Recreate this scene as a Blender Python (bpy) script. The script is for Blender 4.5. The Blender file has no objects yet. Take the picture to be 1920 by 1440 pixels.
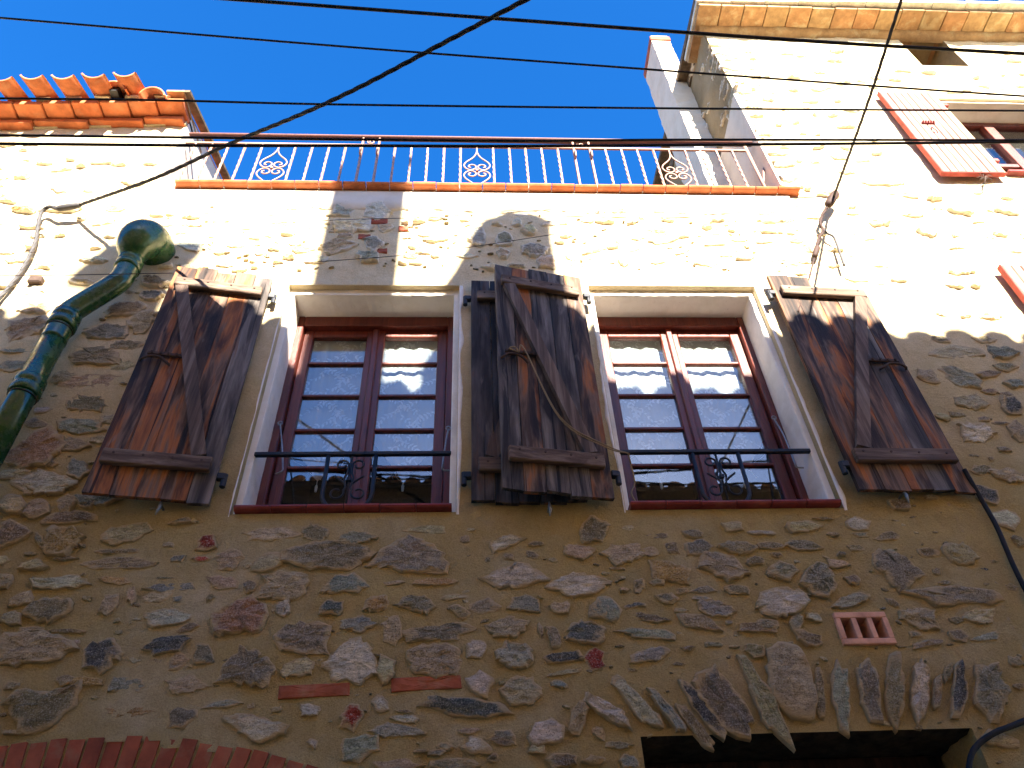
import bpy, math, random
import numpy as np
from mathutils import Vector, Matrix

# ------------------------------------------------------------------ camera, sky, sun, exposure
sc = bpy.context.scene
COL = sc.collection
R = math.radians
CAM = np.array([0.0, -3.0, 1.6])
YAW, PITCH, ROLL, FPX = R(4.165), R(43.83), R(-2.99), 1442.0
_f = np.array([math.sin(YAW)*math.cos(PITCH), math.cos(YAW)*math.cos(PITCH), math.sin(PITCH)])
_r = np.array([math.cos(YAW), -math.sin(YAW), 0.0])
_u = np.cross(_r, _f)
CR = _r*math.cos(ROLL) + _u*math.sin(ROLL)
CU = -_r*math.sin(ROLL) + _u*math.cos(ROLL)
cam_data = bpy.data.cameras.new('camera')
cam_data.sensor_width = 36.0
cam_data.lens = 36.0*FPX/1920.0
cam_data.clip_start = 0.02
cam_data.clip_end = 2000.0
cam = bpy.data.objects.new('camera', cam_data)
COL.objects.link(cam)
cam.matrix_world = Matrix(((CR[0], CU[0], -_f[0], CAM[0]), (CR[1], CU[1], -_f[1], CAM[1]),
                           (CR[2], CU[2], -_f[2], CAM[2]), (0, 0, 0, 1)))
sc.camera = cam

SUN = Vector((0.20, -1.0, 0.57)).normalized()          # towards the sun
world = bpy.data.worlds.new('World')
sc.world = world
world.use_nodes = True
wn = world.node_tree
bg = wn.nodes['Background']
sky = wn.nodes.new('ShaderNodeTexSky')
sky.sky_type = 'NISHITA'
sky.sun_disc = False
sky.sun_elevation = math.asin(SUN.z)
sky.sun_rotation = math.atan2(SUN.x, SUN.y)
sky.altitude = 600
sky.air_density = 0.9
sky.dust_density = 0.7
sky.ozone_density = 5.5
hs = wn.nodes.new('ShaderNodeHueSaturation')
hs.inputs['Saturation'].default_value = 1.24
hs.inputs['Hue'].default_value = 0.505
wn.links.new(sky.outputs[0], hs.inputs['Color'])
wn.links.new(hs.outputs[0], bg.inputs[0])
bg.inputs[1].default_value = 0.070

sun_data = bpy.data.lights.new('sun', 'SUN')
sun_data.energy = 5.0
sun_data.angle = R(0.55)
sun_data.color = (1.0, 0.92, 0.79)
sun = bpy.data.objects.new('sun', sun_data)
COL.objects.link(sun)
sun.rotation_euler = SUN.to_track_quat('Z', 'Y').to_euler()
sun.location = (6, -20, 20)

sc.view_settings.view_transform = 'Standard'
sc.view_settings.look = 'None'
sc.view_settings.exposure = 2.88
sc.view_settings.gamma = 1.0
sc.render.engine = 'CYCLES'
sc.cycles.max_bounces = 8
sc.cycles.diffuse_bounces = 4
sc.cycles.transparent_max_bounces = 16
sc.cycles.use_denoising = True

# ------------------------------------------------------------------ helpers
def at(px, py, y=0.0):
    """world point on the vertical plane at depth y that a picture position measures"""
    d = CR*(px-960)/FPX - CU*(py-720)/FPX + _f
    t = (y-CAM[1])/d[1]
    p = CAM + d*t
    return Vector((float(p[0]), float(p[1]), float(p[2])))

WLOC = {}
def _reg(o, loc):
    WLOC[o.name] = Vector(loc)
def _parent(o, p):
    if p is not None:
        o.parent = p
        o.matrix_parent_inverse = Matrix.Translation(-WLOC[p.name])
def tag(o, label=None, cat=None, group=None, kind=None):
    if label: o['label'] = label
    if cat: o['category'] = cat
    if group: o['group'] = group
    if kind: o['kind'] = kind
    return o
def thing(name, loc, label, cat, group=None):
    o = bpy.data.objects.new(name, None)
    o.empty_display_size = 0.1
    o.location = loc
    COL.objects.link(o)
    _reg(o, loc)
    return tag(o, label, cat, group)

class MB:
    def __init__(s):
        s.v = []; s.f = []
    def add(s, vs, fs):
        n = len(s.v)
        s.v += [tuple(v) for v in vs]
        s.f += [tuple(i+n for i in f) for f in fs]
        return s
    def box(s, lo, hi, jit=0.0, rnd=random):
        x0, y0, z0 = lo; x1, y1, z1 = hi
        vs = [(x0,y0,z0),(x1,y0,z0),(x1,y1,z0),(x0,y1,z0),(x0,y0,z1),(x1,y0,z1),(x1,y1,z1),(x0,y1,z1)]
        if jit: vs = [tuple(c+rnd.uniform(-jit, jit) for c in v) for v in vs]
        return s.add(vs, [(0,3,2,1),(4,5,6,7),(0,1,5,4),(1,2,6,5),(2,3,7,6),(3,0,4,7)])
    def bbox(s, lo, hi, b=0.003):
        """box with chamfered edges (outer shell as a 24-vertex bevelled block)"""
        x0,y0,z0 = lo; x1,y1,z1 = hi
        b = min(b, (x1-x0)*.45, (y1-y0)*.45, (z1-z0)*.45)
        vs = []; idx = {}
        for sx in (0,1):
            for sy in (0,1):
                for sz in (0,1):
                    X = (x0,x1)[sx]; Y = (y0,y1)[sy]; Z = (z0,z1)[sz]
                    dx = b if sx == 0 else -b; dy = b if sy == 0 else -b; dz = b if sz == 0 else -b
                    idx[(sx,sy,sz,'x')] = len(vs); vs.append((X, Y+dy, Z+dz))
                    idx[(sx,sy,sz,'y')] = len(vs); vs.append((X+dx, Y, Z+dz))
                    idx[(sx,sy,sz,'z')] = len(vs); vs.append((X+dx, Y+dy, Z))
        g = lambda a,b_,c,k: idx[(a,b_,c,k)]
        fs = []
        fs.append((g(0,0,0,'x'),g(0,0,1,'x'),g(0,1,1,'x'),g(0,1,0,'x')))
        fs.append((g(1,0,0,'x'),g(1,1,0,'x'),g(1,1,1,'x'),g(1,0,1,'x')))
        fs.append((g(0,0,0,'y'),g(1,0,0,'y'),g(1,0,1,'y'),g(0,0,1,'y')))
        fs.append((g(0,1,0,'y'),g(0,1,1,'y'),g(1,1,1,'y'),g(1,1,0,'y')))
        fs.append((g(0,0,0,'z'),g(0,1,0,'z'),g(1,1,0,'z'),g(1,0,0,'z')))
        fs.append((g(0,0,1,'z'),g(1,0,1,'z'),g(1,1,1,'z'),g(0,1,1,'z')))
        for a in (0,1):
            for c in (0,1):
                fs.append((g(a,c,0,'x'),g(a,c,1,'x'),g(a,c,1,'y'),g(a,c,0,'y')))
                fs.append((g(a,0,c,'x'),g(a,1,c,'x'),g(a,1,c,'z'),g(a,0,c,'z')))
                fs.append((g(0,a,c,'y'),g(1,a,c,'y'),g(1,a,c,'z'),g(0,a,c,'z')))
        for a in (0,1):
            for c in (0,1):
                for e in (0,1):
                    fs.append((g(a,c,e,'x'),g(a,c,e,'y'),g(a,c,e,'z')))
        return s.add(vs, fs)
    def tube(s, pts, r, n=8, cap=True, flat=None):
        pts = [Vector(p) for p in pts]
        rs = r if isinstance(r, (list, tuple)) else [r]*len(pts)
        T = []
        for i in range(len(pts)):
            a = pts[max(i-1, 0)]; b = pts[min(i+1, len(pts)-1)]
            t = (b-a)
            T.append(t.normalized() if t.length > 1e-9 else Vector((0,0,1)))
        ref = Vector((0,0,1)) if abs(T[0].z) < .9 else Vector((1,0,0))
        N = T[0].cross(ref).normalized()
        vs = []; fs = []
        for i, p in enumerate(pts):
            if i:
                N = (N - T[i]*N.dot(T[i]))
                N = N.normalized() if N.length > 1e-6 else T[i].cross(ref).normalized()
            Bn = T[i].cross(N)
            for k in range(n):
                a = 2*math.pi*k/n
                ca, sa = math.cos(a), math.sin(a)
                if flat: sa *= flat
                vs.append(tuple(p + (N*ca + Bn*sa)*rs[i]))
        for i in range(len(pts)-1):
            for k in range(n):
                k2 = (k+1) % n
                fs.append((i*n+k, i*n+k2, (i+1)*n+k2, (i+1)*n+k))
        if cap:
            fs.append(tuple(range(n-1, -1, -1)))
            fs.append(tuple((len(pts)-1)*n+k for k in range(n)))
        return s.add(vs, fs)
    def xform(s, M):
        s.v = [tuple(M @ Vector(v)) for v in s.v]
        return s
    def mesh(s, name, mat, smooth=False):
        me = bpy.data.meshes.new(name)
        me.from_pydata(s.v, [], s.f)
        if mat: me.materials.append(mat)
        if smooth:
            me.polygons.foreach_set('use_smooth', [True]*len(me.polygons))
        me.validate()
        me.update()
        return me
    def build(s, name, mat, parent=None, smooth=False, label=None, cat=None, group=None, kind=None, color=None, fix=True):
        me = s.mesh(name, mat, smooth)
        if fix:
            import bmesh
            bm = bmesh.new(); bm.from_mesh(me)
            bmesh.ops.recalc_face_normals(bm, faces=bm.faces)
            bm.to_mesh(me); bm.free()
        return place(name, me, parent, label=label, cat=cat, group=group, kind=kind, color=color)

def place(name, me, parent=None, loc=(0,0,0), rot=None, label=None, cat=None, group=None, kind=None, color=None, scale=None):
    o = bpy.data.objects.new(name, me)
    COL.objects.link(o)
    o.location = loc
    if rot: o.rotation_euler = rot
    if scale: o.scale = scale
    _reg(o, loc)
    _parent(o, parent)
    if color: o.color = color
    tag(o, label, cat, group, kind)
    return o

def catmull(pts, n=8):
    P = [Vector(p) for p in pts]
    if len(P) < 3: 
        return [P[0].lerp(P[-1], i/n) for i in range(n+1)]
    out = []
    for i in range(len(P)-1):
        p0 = P[i-1] if i else P[0]*2-P[1]
        p1, p2 = P[i], P[i+1]
        p3 = P[i+2] if i+2 < len(P) else P[-1]*2-P[-2]
        for k in range(n):
            t = k/n
            out.append(0.5*((2*p1)+(p2-p0)*t+(2*p0-5*p1+4*p2-p3)*t*t+(3*p1-p0-3*p2+p3)*t**3))
    out.append(P[-1])
    return out

# vectorised value noise
def _hash(ix, iy, seed):
    h = (ix.astype(np.int64)*374761393 + iy.astype(np.int64)*668265263 + seed*1442695041) & 0xffffffff
    h = ((h ^ (h >> 13))*1274126177) & 0xffffffff
    h = h ^ (h >> 16)
    return (h & 0xffff)/32767.5 - 1.0
def vnoise(x, y, seed=0):
    ix = np.floor(x); iy = np.floor(y)
    fx = x-ix; fy = y-iy
    fx = fx*fx*(3-2*fx); fy = fy*fy*(3-2*fy)
    a = _hash(ix, iy, seed); b = _hash(ix+1, iy, seed); c = _hash(ix, iy+1, seed); d = _hash(ix+1, iy+1, seed)
    return (a*(1-fx)+b*fx)*(1-fy) + (c*(1-fx)+d*fx)*fy
def fbm(x, y, oct=3, seed=0):
    s = 0; a = 1.0
    for o in range(oct):
        s = s + a*vnoise(x*2**o, y*2**o, seed+o*17); a *= .5
    return s

# ------------------------------------------------------------------ materials
def newmat(name):
    m = bpy.data.materials.new(name)
    m.use_nodes = True
    nt = m.node_tree
    return m, nt, nt.nodes['Principled BSDF']
def N(nt, t, **kw):
    n = nt.nodes.new(t)
    for k, v in kw.items(): setattr(n, k, v)
    return n
def L(nt, a, b): nt.links.new(a, b)
def pos(nt, scale=(1,1,1), off=None, obj=False):
    if obj: src = N(nt, 'ShaderNodeTexCoord').outputs['Object']
    else: src = N(nt, 'ShaderNodeNewGeometry').outputs['Position']
    if off is not None:
        a = N(nt, 'ShaderNodeVectorMath', operation='ADD')
        L(nt, src, a.inputs[0]); L(nt, off, a.inputs[1]); src = a.outputs[0]
    mp = N(nt, 'ShaderNodeMapping')
    mp.inputs['Scale'].default_value = scale
    L(nt, src, mp.inputs['Vector'])
    return mp.outputs[0]
def noise(nt, vec, scale, detail=4, rough=.55, dist=0):
    n = N(nt, 'ShaderNodeTexNoise')
    n.inputs['Scale'].default_value = scale; n.inputs['Detail'].default_value = detail
    n.inputs['Roughness'].default_value = rough; n.inputs['Distortion'].default_value = dist
    L(nt, vec, n.inputs['Vector'])
    return n.outputs['Fac']
def ramp(nt, fac, stops, interp='LINEAR'):
    r = N(nt, 'ShaderNodeValToRGB')
    cr = r.color_ramp; cr.interpolation = interp
    while len(cr.elements) < len(stops): cr.elements.new(.5)
    for e, (p, c) in zip(cr.elements, stops):
        e.position = p
        e.color = (c, c, c, 1) if isinstance(c, (int, float)) else (*c, 1)
    L(nt, fac, r.inputs[0])
    return r.outputs[0]
def mix(nt, fac, a, b, mode='MIX'):
    m = N(nt, 'ShaderNodeMix', data_type='RGBA', blend_type=mode)
    for sock, v in ((0, fac), (6, a), (7, b)):
        if isinstance(v, (int, float)): m.inputs[sock].default_value = v
        elif isinstance(v, tuple): m.inputs[sock].default_value = (*v, 1)
        else: L(nt, v, m.inputs[sock])
    return m.outputs[2]
def bump(nt, h, strength=.5, dist=.01, prev=None):
    b = N(nt, 'ShaderNodeBump')
    b.inputs['Strength'].default_value = strength; b.inputs['Distance'].default_value = dist
    L(nt, h, b.inputs['Height'])
    if prev is not None: L(nt, prev, b.inputs['Normal'])
    return b.outputs[0]
def objrand(nt): return N(nt, 'ShaderNodeObjectInfo').outputs['Random']
def objcol(nt): return N(nt, 'ShaderNodeObjectInfo').outputs['Color']
def randoff(nt, k=37.0):
    c = N(nt, 'ShaderNodeCombineXYZ')
    r = objrand(nt)
    for i, kk in enumerate((k, k*1.7, k*.6)):
        m = N(nt, 'ShaderNodeMath', operation='MULTIPLY'); m.inputs[1].default_value = kk
        L(nt, r, m.inputs[0]); L(nt, m.outputs[0], c.inputs[i])
    return c.outputs[0]
def fin(nt, bs, col, rough=.8, nrm=None, spec=.3, metal=0, coat=0):
    if isinstance(col, tuple): bs.inputs['Base Color'].default_value = (*col, 1)
    else: L(nt, col, bs.inputs['Base Color'])
    if isinstance(rough, (int, float)): bs.inputs['Roughness'].default_value = rough
    else: L(nt, rough, bs.inputs['Roughness'])
    bs.inputs['Specular IOR Level'].default_value = spec
    bs.inputs['Metallic'].default_value = metal
    bs.inputs['Coat Weight'].default_value = coat
    if nrm is not None: L(nt, nrm, bs.inputs['Normal'])

M = {}
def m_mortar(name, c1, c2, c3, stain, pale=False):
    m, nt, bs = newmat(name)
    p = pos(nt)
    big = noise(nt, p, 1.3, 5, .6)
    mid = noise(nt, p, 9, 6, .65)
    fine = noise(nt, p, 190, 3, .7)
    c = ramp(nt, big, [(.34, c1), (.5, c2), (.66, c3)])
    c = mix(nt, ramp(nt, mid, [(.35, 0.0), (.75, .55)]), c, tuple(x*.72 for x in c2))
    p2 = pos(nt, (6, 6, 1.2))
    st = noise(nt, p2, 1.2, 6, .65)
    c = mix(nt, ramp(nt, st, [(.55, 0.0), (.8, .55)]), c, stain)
    if pale:  # paler finish upward; also puts the upper wall's stronger light into the colour
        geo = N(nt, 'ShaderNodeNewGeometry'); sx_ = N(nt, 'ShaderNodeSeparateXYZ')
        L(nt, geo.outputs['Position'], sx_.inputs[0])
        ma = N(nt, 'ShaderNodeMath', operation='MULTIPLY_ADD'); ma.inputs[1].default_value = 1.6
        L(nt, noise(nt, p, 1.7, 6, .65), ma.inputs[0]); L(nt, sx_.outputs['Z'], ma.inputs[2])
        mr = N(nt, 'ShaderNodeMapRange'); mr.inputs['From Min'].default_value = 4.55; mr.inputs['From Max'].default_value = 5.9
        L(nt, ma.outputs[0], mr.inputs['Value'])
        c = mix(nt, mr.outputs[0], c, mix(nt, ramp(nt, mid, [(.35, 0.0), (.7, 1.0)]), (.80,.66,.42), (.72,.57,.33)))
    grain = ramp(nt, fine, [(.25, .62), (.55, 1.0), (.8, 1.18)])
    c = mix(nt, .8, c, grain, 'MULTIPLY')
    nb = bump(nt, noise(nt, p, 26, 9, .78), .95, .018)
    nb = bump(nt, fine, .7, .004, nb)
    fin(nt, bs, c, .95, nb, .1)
    return m
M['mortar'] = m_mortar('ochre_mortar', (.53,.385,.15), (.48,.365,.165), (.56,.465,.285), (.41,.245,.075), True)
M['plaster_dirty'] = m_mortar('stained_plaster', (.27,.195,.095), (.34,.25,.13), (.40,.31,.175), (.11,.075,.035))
M['opp'] = m_mortar('warm_limewash', (.66,.49,.30), (.62,.45,.27), (.70,.53,.34), (.5,.35,.2))

def m_white(name, base, dirt):
    m, nt, bs = newmat(name)
    p = pos(nt)
    a = noise(nt, p, 6, 6, .65)
    c = mix(nt, ramp(nt, a, [(.42, 0.0), (.75, .7)]), base, dirt)
    b = noise(nt, p, 70, 4, .6)
    c = mix(nt, ramp(nt, b, [(.68, 0.0), (.74, .6)]), c, tuple(x*.55 for x in dirt))
    nb = bump(nt, noise(nt, p, 30, 6, .65), .5, .006)
    fin(nt, bs, c, .9, nb, .15)
    return m
M['white'] = m_white('white_limewash', (.86,.82,.74), (.66,.60,.49))
M['offwhite'] = m_white('pale_render', (.68,.61,.50), (.52,.44,.33))
M['stack'] = m_white('warm_plaster', (.66,.56,.42), (.52,.42,.29))

def m_stone():
    m, nt, bs = newmat('rubble_stone')
    off = randoff(nt)
    p = pos(nt, (1,1,1), off)
    ps = pos(nt, (1,1,2.6), off)
    oc = objcol(nt)
    a = noise(nt, ps, 16, 7, .68, .4)
    v = ramp(nt, a, [(.25, .5), (.5, 1.05), (.72, 1.7)])
    c = mix(nt, 1.0, oc, v, 'MULTIPLY')
    sp = noise(nt, p, 150, 3, .8)
    c = mix(nt, ramp(nt, sp, [(.38, .75), (.46, 0.0)]), c, mix(nt, 1.0, oc, (.35,.33,.36), 'MULTIPLY'))
    c = mix(nt, ramp(nt, sp, [(.54, 0.0), (.66, .6)]), c, (.58,.53,.46))
    # mortar lapping over the edges and smeared across the face
    sm = noise(nt, p, 9, 8, .72, .3)
    at_ = N(nt, 'ShaderNodeAttribute'); at_.attribute_name = 'edge'
    ad = N(nt, 'ShaderNodeMath', operation='MULTIPLY_ADD'); ad.inputs[1].default_value = .36
    L(nt, at_.outputs['Fac'], ad.inputs[0]); L(nt, sm, ad.inputs[2])
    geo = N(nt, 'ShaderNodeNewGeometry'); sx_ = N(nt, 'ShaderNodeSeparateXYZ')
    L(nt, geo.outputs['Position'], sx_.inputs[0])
    mr = N(nt, 'ShaderNodeMapRange'); mr.inputs['From Min'].default_value = 4.6; mr.inputs['From Max'].default_value = 5.5  # smear pales with height, painting in the sunlit look of the upper wall
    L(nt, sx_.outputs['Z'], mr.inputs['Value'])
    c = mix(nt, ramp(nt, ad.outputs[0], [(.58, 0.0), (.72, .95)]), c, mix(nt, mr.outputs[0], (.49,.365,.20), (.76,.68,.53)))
    rust = noise(nt, ps, 5, 6, .6)
    c = mix(nt, ramp(nt, rust, [(.62, 0.0), (.74, .4)]), c, (.27,.13,.05))
    nb = bump(nt, noise(nt, ps, 28, 8, .72, .5), .85, .02)
    nb = bump(nt, sp, .45, .003, nb)
    fin(nt, bs, c, .88, nb, .2)
    return m
M['stone'] = m_stone()

def m_clay(name, base, alt, smear=(.40,.33,.20), amt=.45, rough=.75):
    m, nt, bs = newmat(name)
    off = randoff(nt)
    p = pos(nt, (1,1,1), off)
    r = objrand(nt)
    c = mix(nt, r, base, alt)
    a = noise(nt, p, 12, 6, .65)
    c = mix(nt, 1.0, c, ramp(nt, a, [(.3, .62), (.6, 1.05), (.8, 1.25)]), 'MULTIPLY')
    b = noise(nt, p, 6, 7, .7, .4)
    c = mix(nt, ramp(nt, b, [(.52, 0.0), (.68, amt)]), c, smear)
    nb = bump(nt, noise(nt, p, 90, 5, .7), .4, .003)
    fin(nt, bs, c, rough, nb, .25)
    return m
M['tile'] = m_clay('terracotta_tile', (.50,.135,.045), (.56,.175,.065), amt=.25)
M['brick'] = m_clay('arch_brick', (.30,.072,.035), (.38,.105,.05), (.30,.22,.13), .5)
M['soffit'] = m_clay('limewashed_tile', (.37,.25,.12), (.38,.20,.09), (.46,.38,.22), .9)
M['pale_tile'] = m_clay('pale_eave_tile', (.60,.58,.46), (.63,.61,.51), (.50,.46,.34), .3)
M['vent'] = m_clay('pink_terracotta', (.70,.37,.25), (.70,.37,.25), (.62,.38,.27), .4)
M['sill'] = m_clay('red_painted_tile', (.21,.035,.032), (.25,.045,.04), (.20,.10,.07), .35, .5)

def m_wood(name, stops, axis='z', scale=1.0, rough=.72, gloss=.25, drip=True, across=26, along=1.7):
    m, nt, bs = newmat(name)
    off = randoff(nt)
    v3 = lambda a_, l_: {'z': (a_, a_, l_), 'x': (l_, a_, a_)}[axis]
    p = pos(nt, v3(across*scale, along*scale), off)
    pf = pos(nt, v3(110*scale, 5*scale), off)
    a = noise(nt, p, 1.0, 4, .55, .5)
    c = ramp(nt, a, stops)
    f = noise(nt, pf, 1.0, 6, .7, .3)
    c = mix(nt, .7, c, ramp(nt, f, [(.3, .5), (.55, 1.0), (.75, 1.3)]), 'MULTIPLY')
    if drip:
        pb = pos(nt, v3(across*.7, along*.8), off)
        b = noise(nt, pb, 1.0, 4, .6, 1.2)
        c = mix(nt, ramp(nt, b, [(.49, 0.0), (.62, .9)]), c, (.017, .013, .012))
        pg = pos(nt, v3(across*1.3, along*1.5), off)
        g = noise(nt, pg, 1.3, 5, .6, .6)
        c = mix(nt, ramp(nt, g, [(.60, 0.0), (.70, .6)]), c, (.20, .165, .14))
    ps_ = pos(nt, v3(60*scale, .8*scale), off)
    sp_ = noise(nt, ps_, 1.0, 3, .5, .2)
    if drip: c = mix(nt, ramp(nt, sp_, [(.655, 0.0), (.675, .85)]), c, (.010, .008, .007))
    nb = bump(nt, f, .8, .005)
    if drip: nb = bump(nt, ramp(nt, sp_, [(.64, 1.0), (.68, 0.0)]), .8, .006, nb)
    fin(nt, bs, c, rough, nb, gloss)
    return m
M['plank_dark'] = m_wood('blackened_plank', [(.30, (.020,.017,.017)), (.45, (.045,.036,.033)), (.58, (.10,.085,.08)), (.72, (.17,.07,.03))], across=11, along=1.5)
M['plank'] = m_wood('weathered_plank', [(.30, (.030,.020,.016)), (.42, (.080,.047,.032)), (.49, (.19,.115,.075)), (.56, (.36,.125,.036)), (.65, (.17,.062,.028)), (.76, (.25,.20,.165))], across=11, along=1.5)
M['plank_grey'] = m_wood('greyed_plank', [(.30, (.045,.036,.032)), (.45, (.11,.088,.076)), (.6, (.22,.185,.16)), (.75, (.24,.10,.045))], across=11, along=1.5)
M['batten'] = m_wood('dark_batten', [(.30, (.065,.040,.027)), (.48, (.13,.083,.057)), (.62, (.21,.15,.105)), (.75, (.26,.20,.155))], 'x', drip=False)
M['brace'] = m_wood('dark_brace', [(.30, (.060,.038,.027)), (.48, (.125,.08,.057)), (.62, (.21,.15,.11)), (.75, (.25,.195,.155))], 'z', drip=False)
M['door'] = m_wood('door_wood', [(.3, (.02,.008,.006)), (.5, (.045,.018,.012)), (.7, (.07,.03,.02))], 'z', drip=False)
M['frame'] = m_wood('varnished_frame', [(.3, (.085,.014,.007)), (.5, (.13,.021,.010)), (.7, (.175,.033,.014))], 'z', rough=.38, gloss=.5, drip=False)
M['red_plank'] = m_wood('faded_red_plank', [(.3, (.22,.10,.078)), (.5, (.29,.155,.12)), (.7, (.36,.21,.165))], 'z', drip=False)
M['red'] = m_clay('red_paint', (.30,.045,.035), (.34,.055,.042), (.36,.14,.11), .5, .6)

def m_plain(name, col, rough=.6, spec=.3, metal=0, coat=0, var=.25, scale=40):
    m, nt, bs = newmat(name)
    p = pos(nt)
    a = noise(nt, p, scale, 5, .65)
    c = mix(nt, 1.0, col, ramp(nt, a, [(.3, 1-var), (.7, 1+var)]), 'MULTIPLY')
    fin(nt, bs, c, rough, bump(nt, a, .15, .002), spec, metal, coat)
    return m
M['iron'] = m_plain('black_iron', (.012,.013,.018), .55, .4)
M['grey_metal'] = m_plain('dull_steel', (.26,.27,.28), .45, .5, .7)
M['cable'] = m_plain('black_cable', (.014,.013,.015), .65, .25)
M['cable_grey'] = m_plain('grey_cable', (.05,.046,.046), .6, .3)
M['cable_brown'] = m_plain('brown_wire', (.05,.028,.022), .7, .2)
M['rail'] = m_plain('copper_painted_iron', (.33,.19,.135), .5, .4, .1)
M['handrail'] = m_plain('dark_red_handrail', (.12,.05,.04), .45, .4)
M['rope'] = m_plain('pale_rope', (.30,.22,.13), .9, .1, scale=300)
M['rust'] = m_plain('rusty_iron', (.07,.045,.035), .8, .2)
M['dark'] = m_plain('dark_room', (.030,.027,.024), .95, .05)
M['black'] = m_plain('black_plastic', (.02,.02,.02), .5, .3)
M['concrete'] = m_plain('street_paving', (.19,.16,.12), .9, .15, scale=14)
M['old_tile'] = m_clay('lichened_old_tile', (.16,.085,.05), (.20,.11,.07), (.16,.14,.10), .5)
M['dark_eave_and_shade'] = m_plain('eave_timber_and_soffit_shade', (.055,.042,.032), .9, .1, var=.5, scale=20)
M['verge'] = m_plain('weathered_verge', (.115,.085,.052), .85, .15, var=.5, scale=18)

def m_green():
    m, nt, bs = newmat('green_glazed_ceramic')
    p = pos(nt)
    a = noise(nt, p, 7, 5, .6)
    c = ramp(nt, a, [(.3, (.010,.042,.016)), (.5, (.018,.070,.020)), (.7, (.045,.095,.016))])
    d = noise(nt, p, 16, 8, .75)
    dm = ramp(nt, d, [(.56, 0.0), (.70, .75)])
    c = mix(nt, dm, c, (.10, .095, .06))
    d2 = noise(nt, p, 75, 4, .7)
    c = mix(nt, ramp(nt, d2, [(.66, 0.0), (.71, .8)]), c, (.22, .20, .15))
    nb = bump(nt, noise(nt, p, 14, 5, .6), .2, .012)
    fin(nt, bs, c, ramp(nt, d, [(.45, .17), (.68, .6)]), nb, .5, 0, .15)
    return m
M['green'] = m_green()

def m_glass():
    m, nt, bs = newmat('window_glass')
    nt.nodes.remove(bs)
    out = nt.nodes['Material Output']
    tr = N(nt, 'ShaderNodeBsdfTransparent'); tr.inputs[0].default_value = (.92,.95,.94,1)
    gl = N(nt, 'ShaderNodeBsdfGlossy'); gl.inputs['Roughness'].default_value = 0.0
    lw_ = N(nt, 'ShaderNodeLayerWeight'); lw_.inputs[0].default_value = .5
    pw = N(nt, 'ShaderNodeMath', operation='POWER'); pw.inputs[1].default_value = 5
    fr = N(nt, 'ShaderNodeMath', operation='MULTIPLY_ADD'); fr.inputs[1].default_value = .91; fr.inputs[2].default_value = .10
    L(nt, lw_.outputs['Facing'], pw.inputs[0]); L(nt, pw.outputs[0], fr.inputs[0])
    p = pos(nt)
    nb = bump(nt, noise(nt, p, 5, 2, .5), .02, .02)
    L(nt, nb, gl.inputs['Normal'])
    mx = N(nt, 'ShaderNodeMixShader')
    L(nt, fr.outputs[0], mx.inputs[0]); L(nt, tr.outputs[0], mx.inputs[1]); L(nt, gl.outputs[0], mx.inputs[2])
    L(nt, mx.outputs[0], out.inputs['Surface'])
    return m
M['glass'] = m_glass()

def m_net(name, opacity, col=(.75,.76,.78)):
    m, nt, bs = newmat(name)
    nt.nodes.remove(bs)
    out = nt.nodes['Material Output']
    tr = N(nt, 'ShaderNodeBsdfTransparent')
    df = N(nt, 'ShaderNodeBsdfDiffuse'); df.inputs[0].default_value = (*col, 1)
    tl = N(nt, 'ShaderNodeBsdfTranslucent'); tl.inputs[0].default_value = (*col, 1)
    m1 = N(nt, 'ShaderNodeMixShader'); m1.inputs[0].default_value = .3
    L(nt, df.outputs[0], m1.inputs[1]); L(nt, tl.outputs[0], m1.inputs[2])
    m2 = N(nt, 'ShaderNodeMixShader'); m2.inputs[0].default_value = opacity
    L(nt, tr.outputs[0], m2.inputs[1]); L(nt, m1.outputs[0], m2.inputs[2])
    L(nt, m2.outputs[0], out.inputs['Surface'])
    return m
M['net'] = m_net('curtain_net', .58, (.84,.85,.86))
M['lace'] = m_net('curtain_lace', .95, (.82,.83,.84))

# ------------------------------------------------------------------ the setting: street
XL, XR = -2.20, 2.30            # party lines between the three houses
st = MB().add([(-60,-60,0),(60,-60,0),(60,60,0),(-60,60,0)], [(0,1,2,3)]).build('street', M['concrete'], kind='structure', fix=False)

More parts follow.
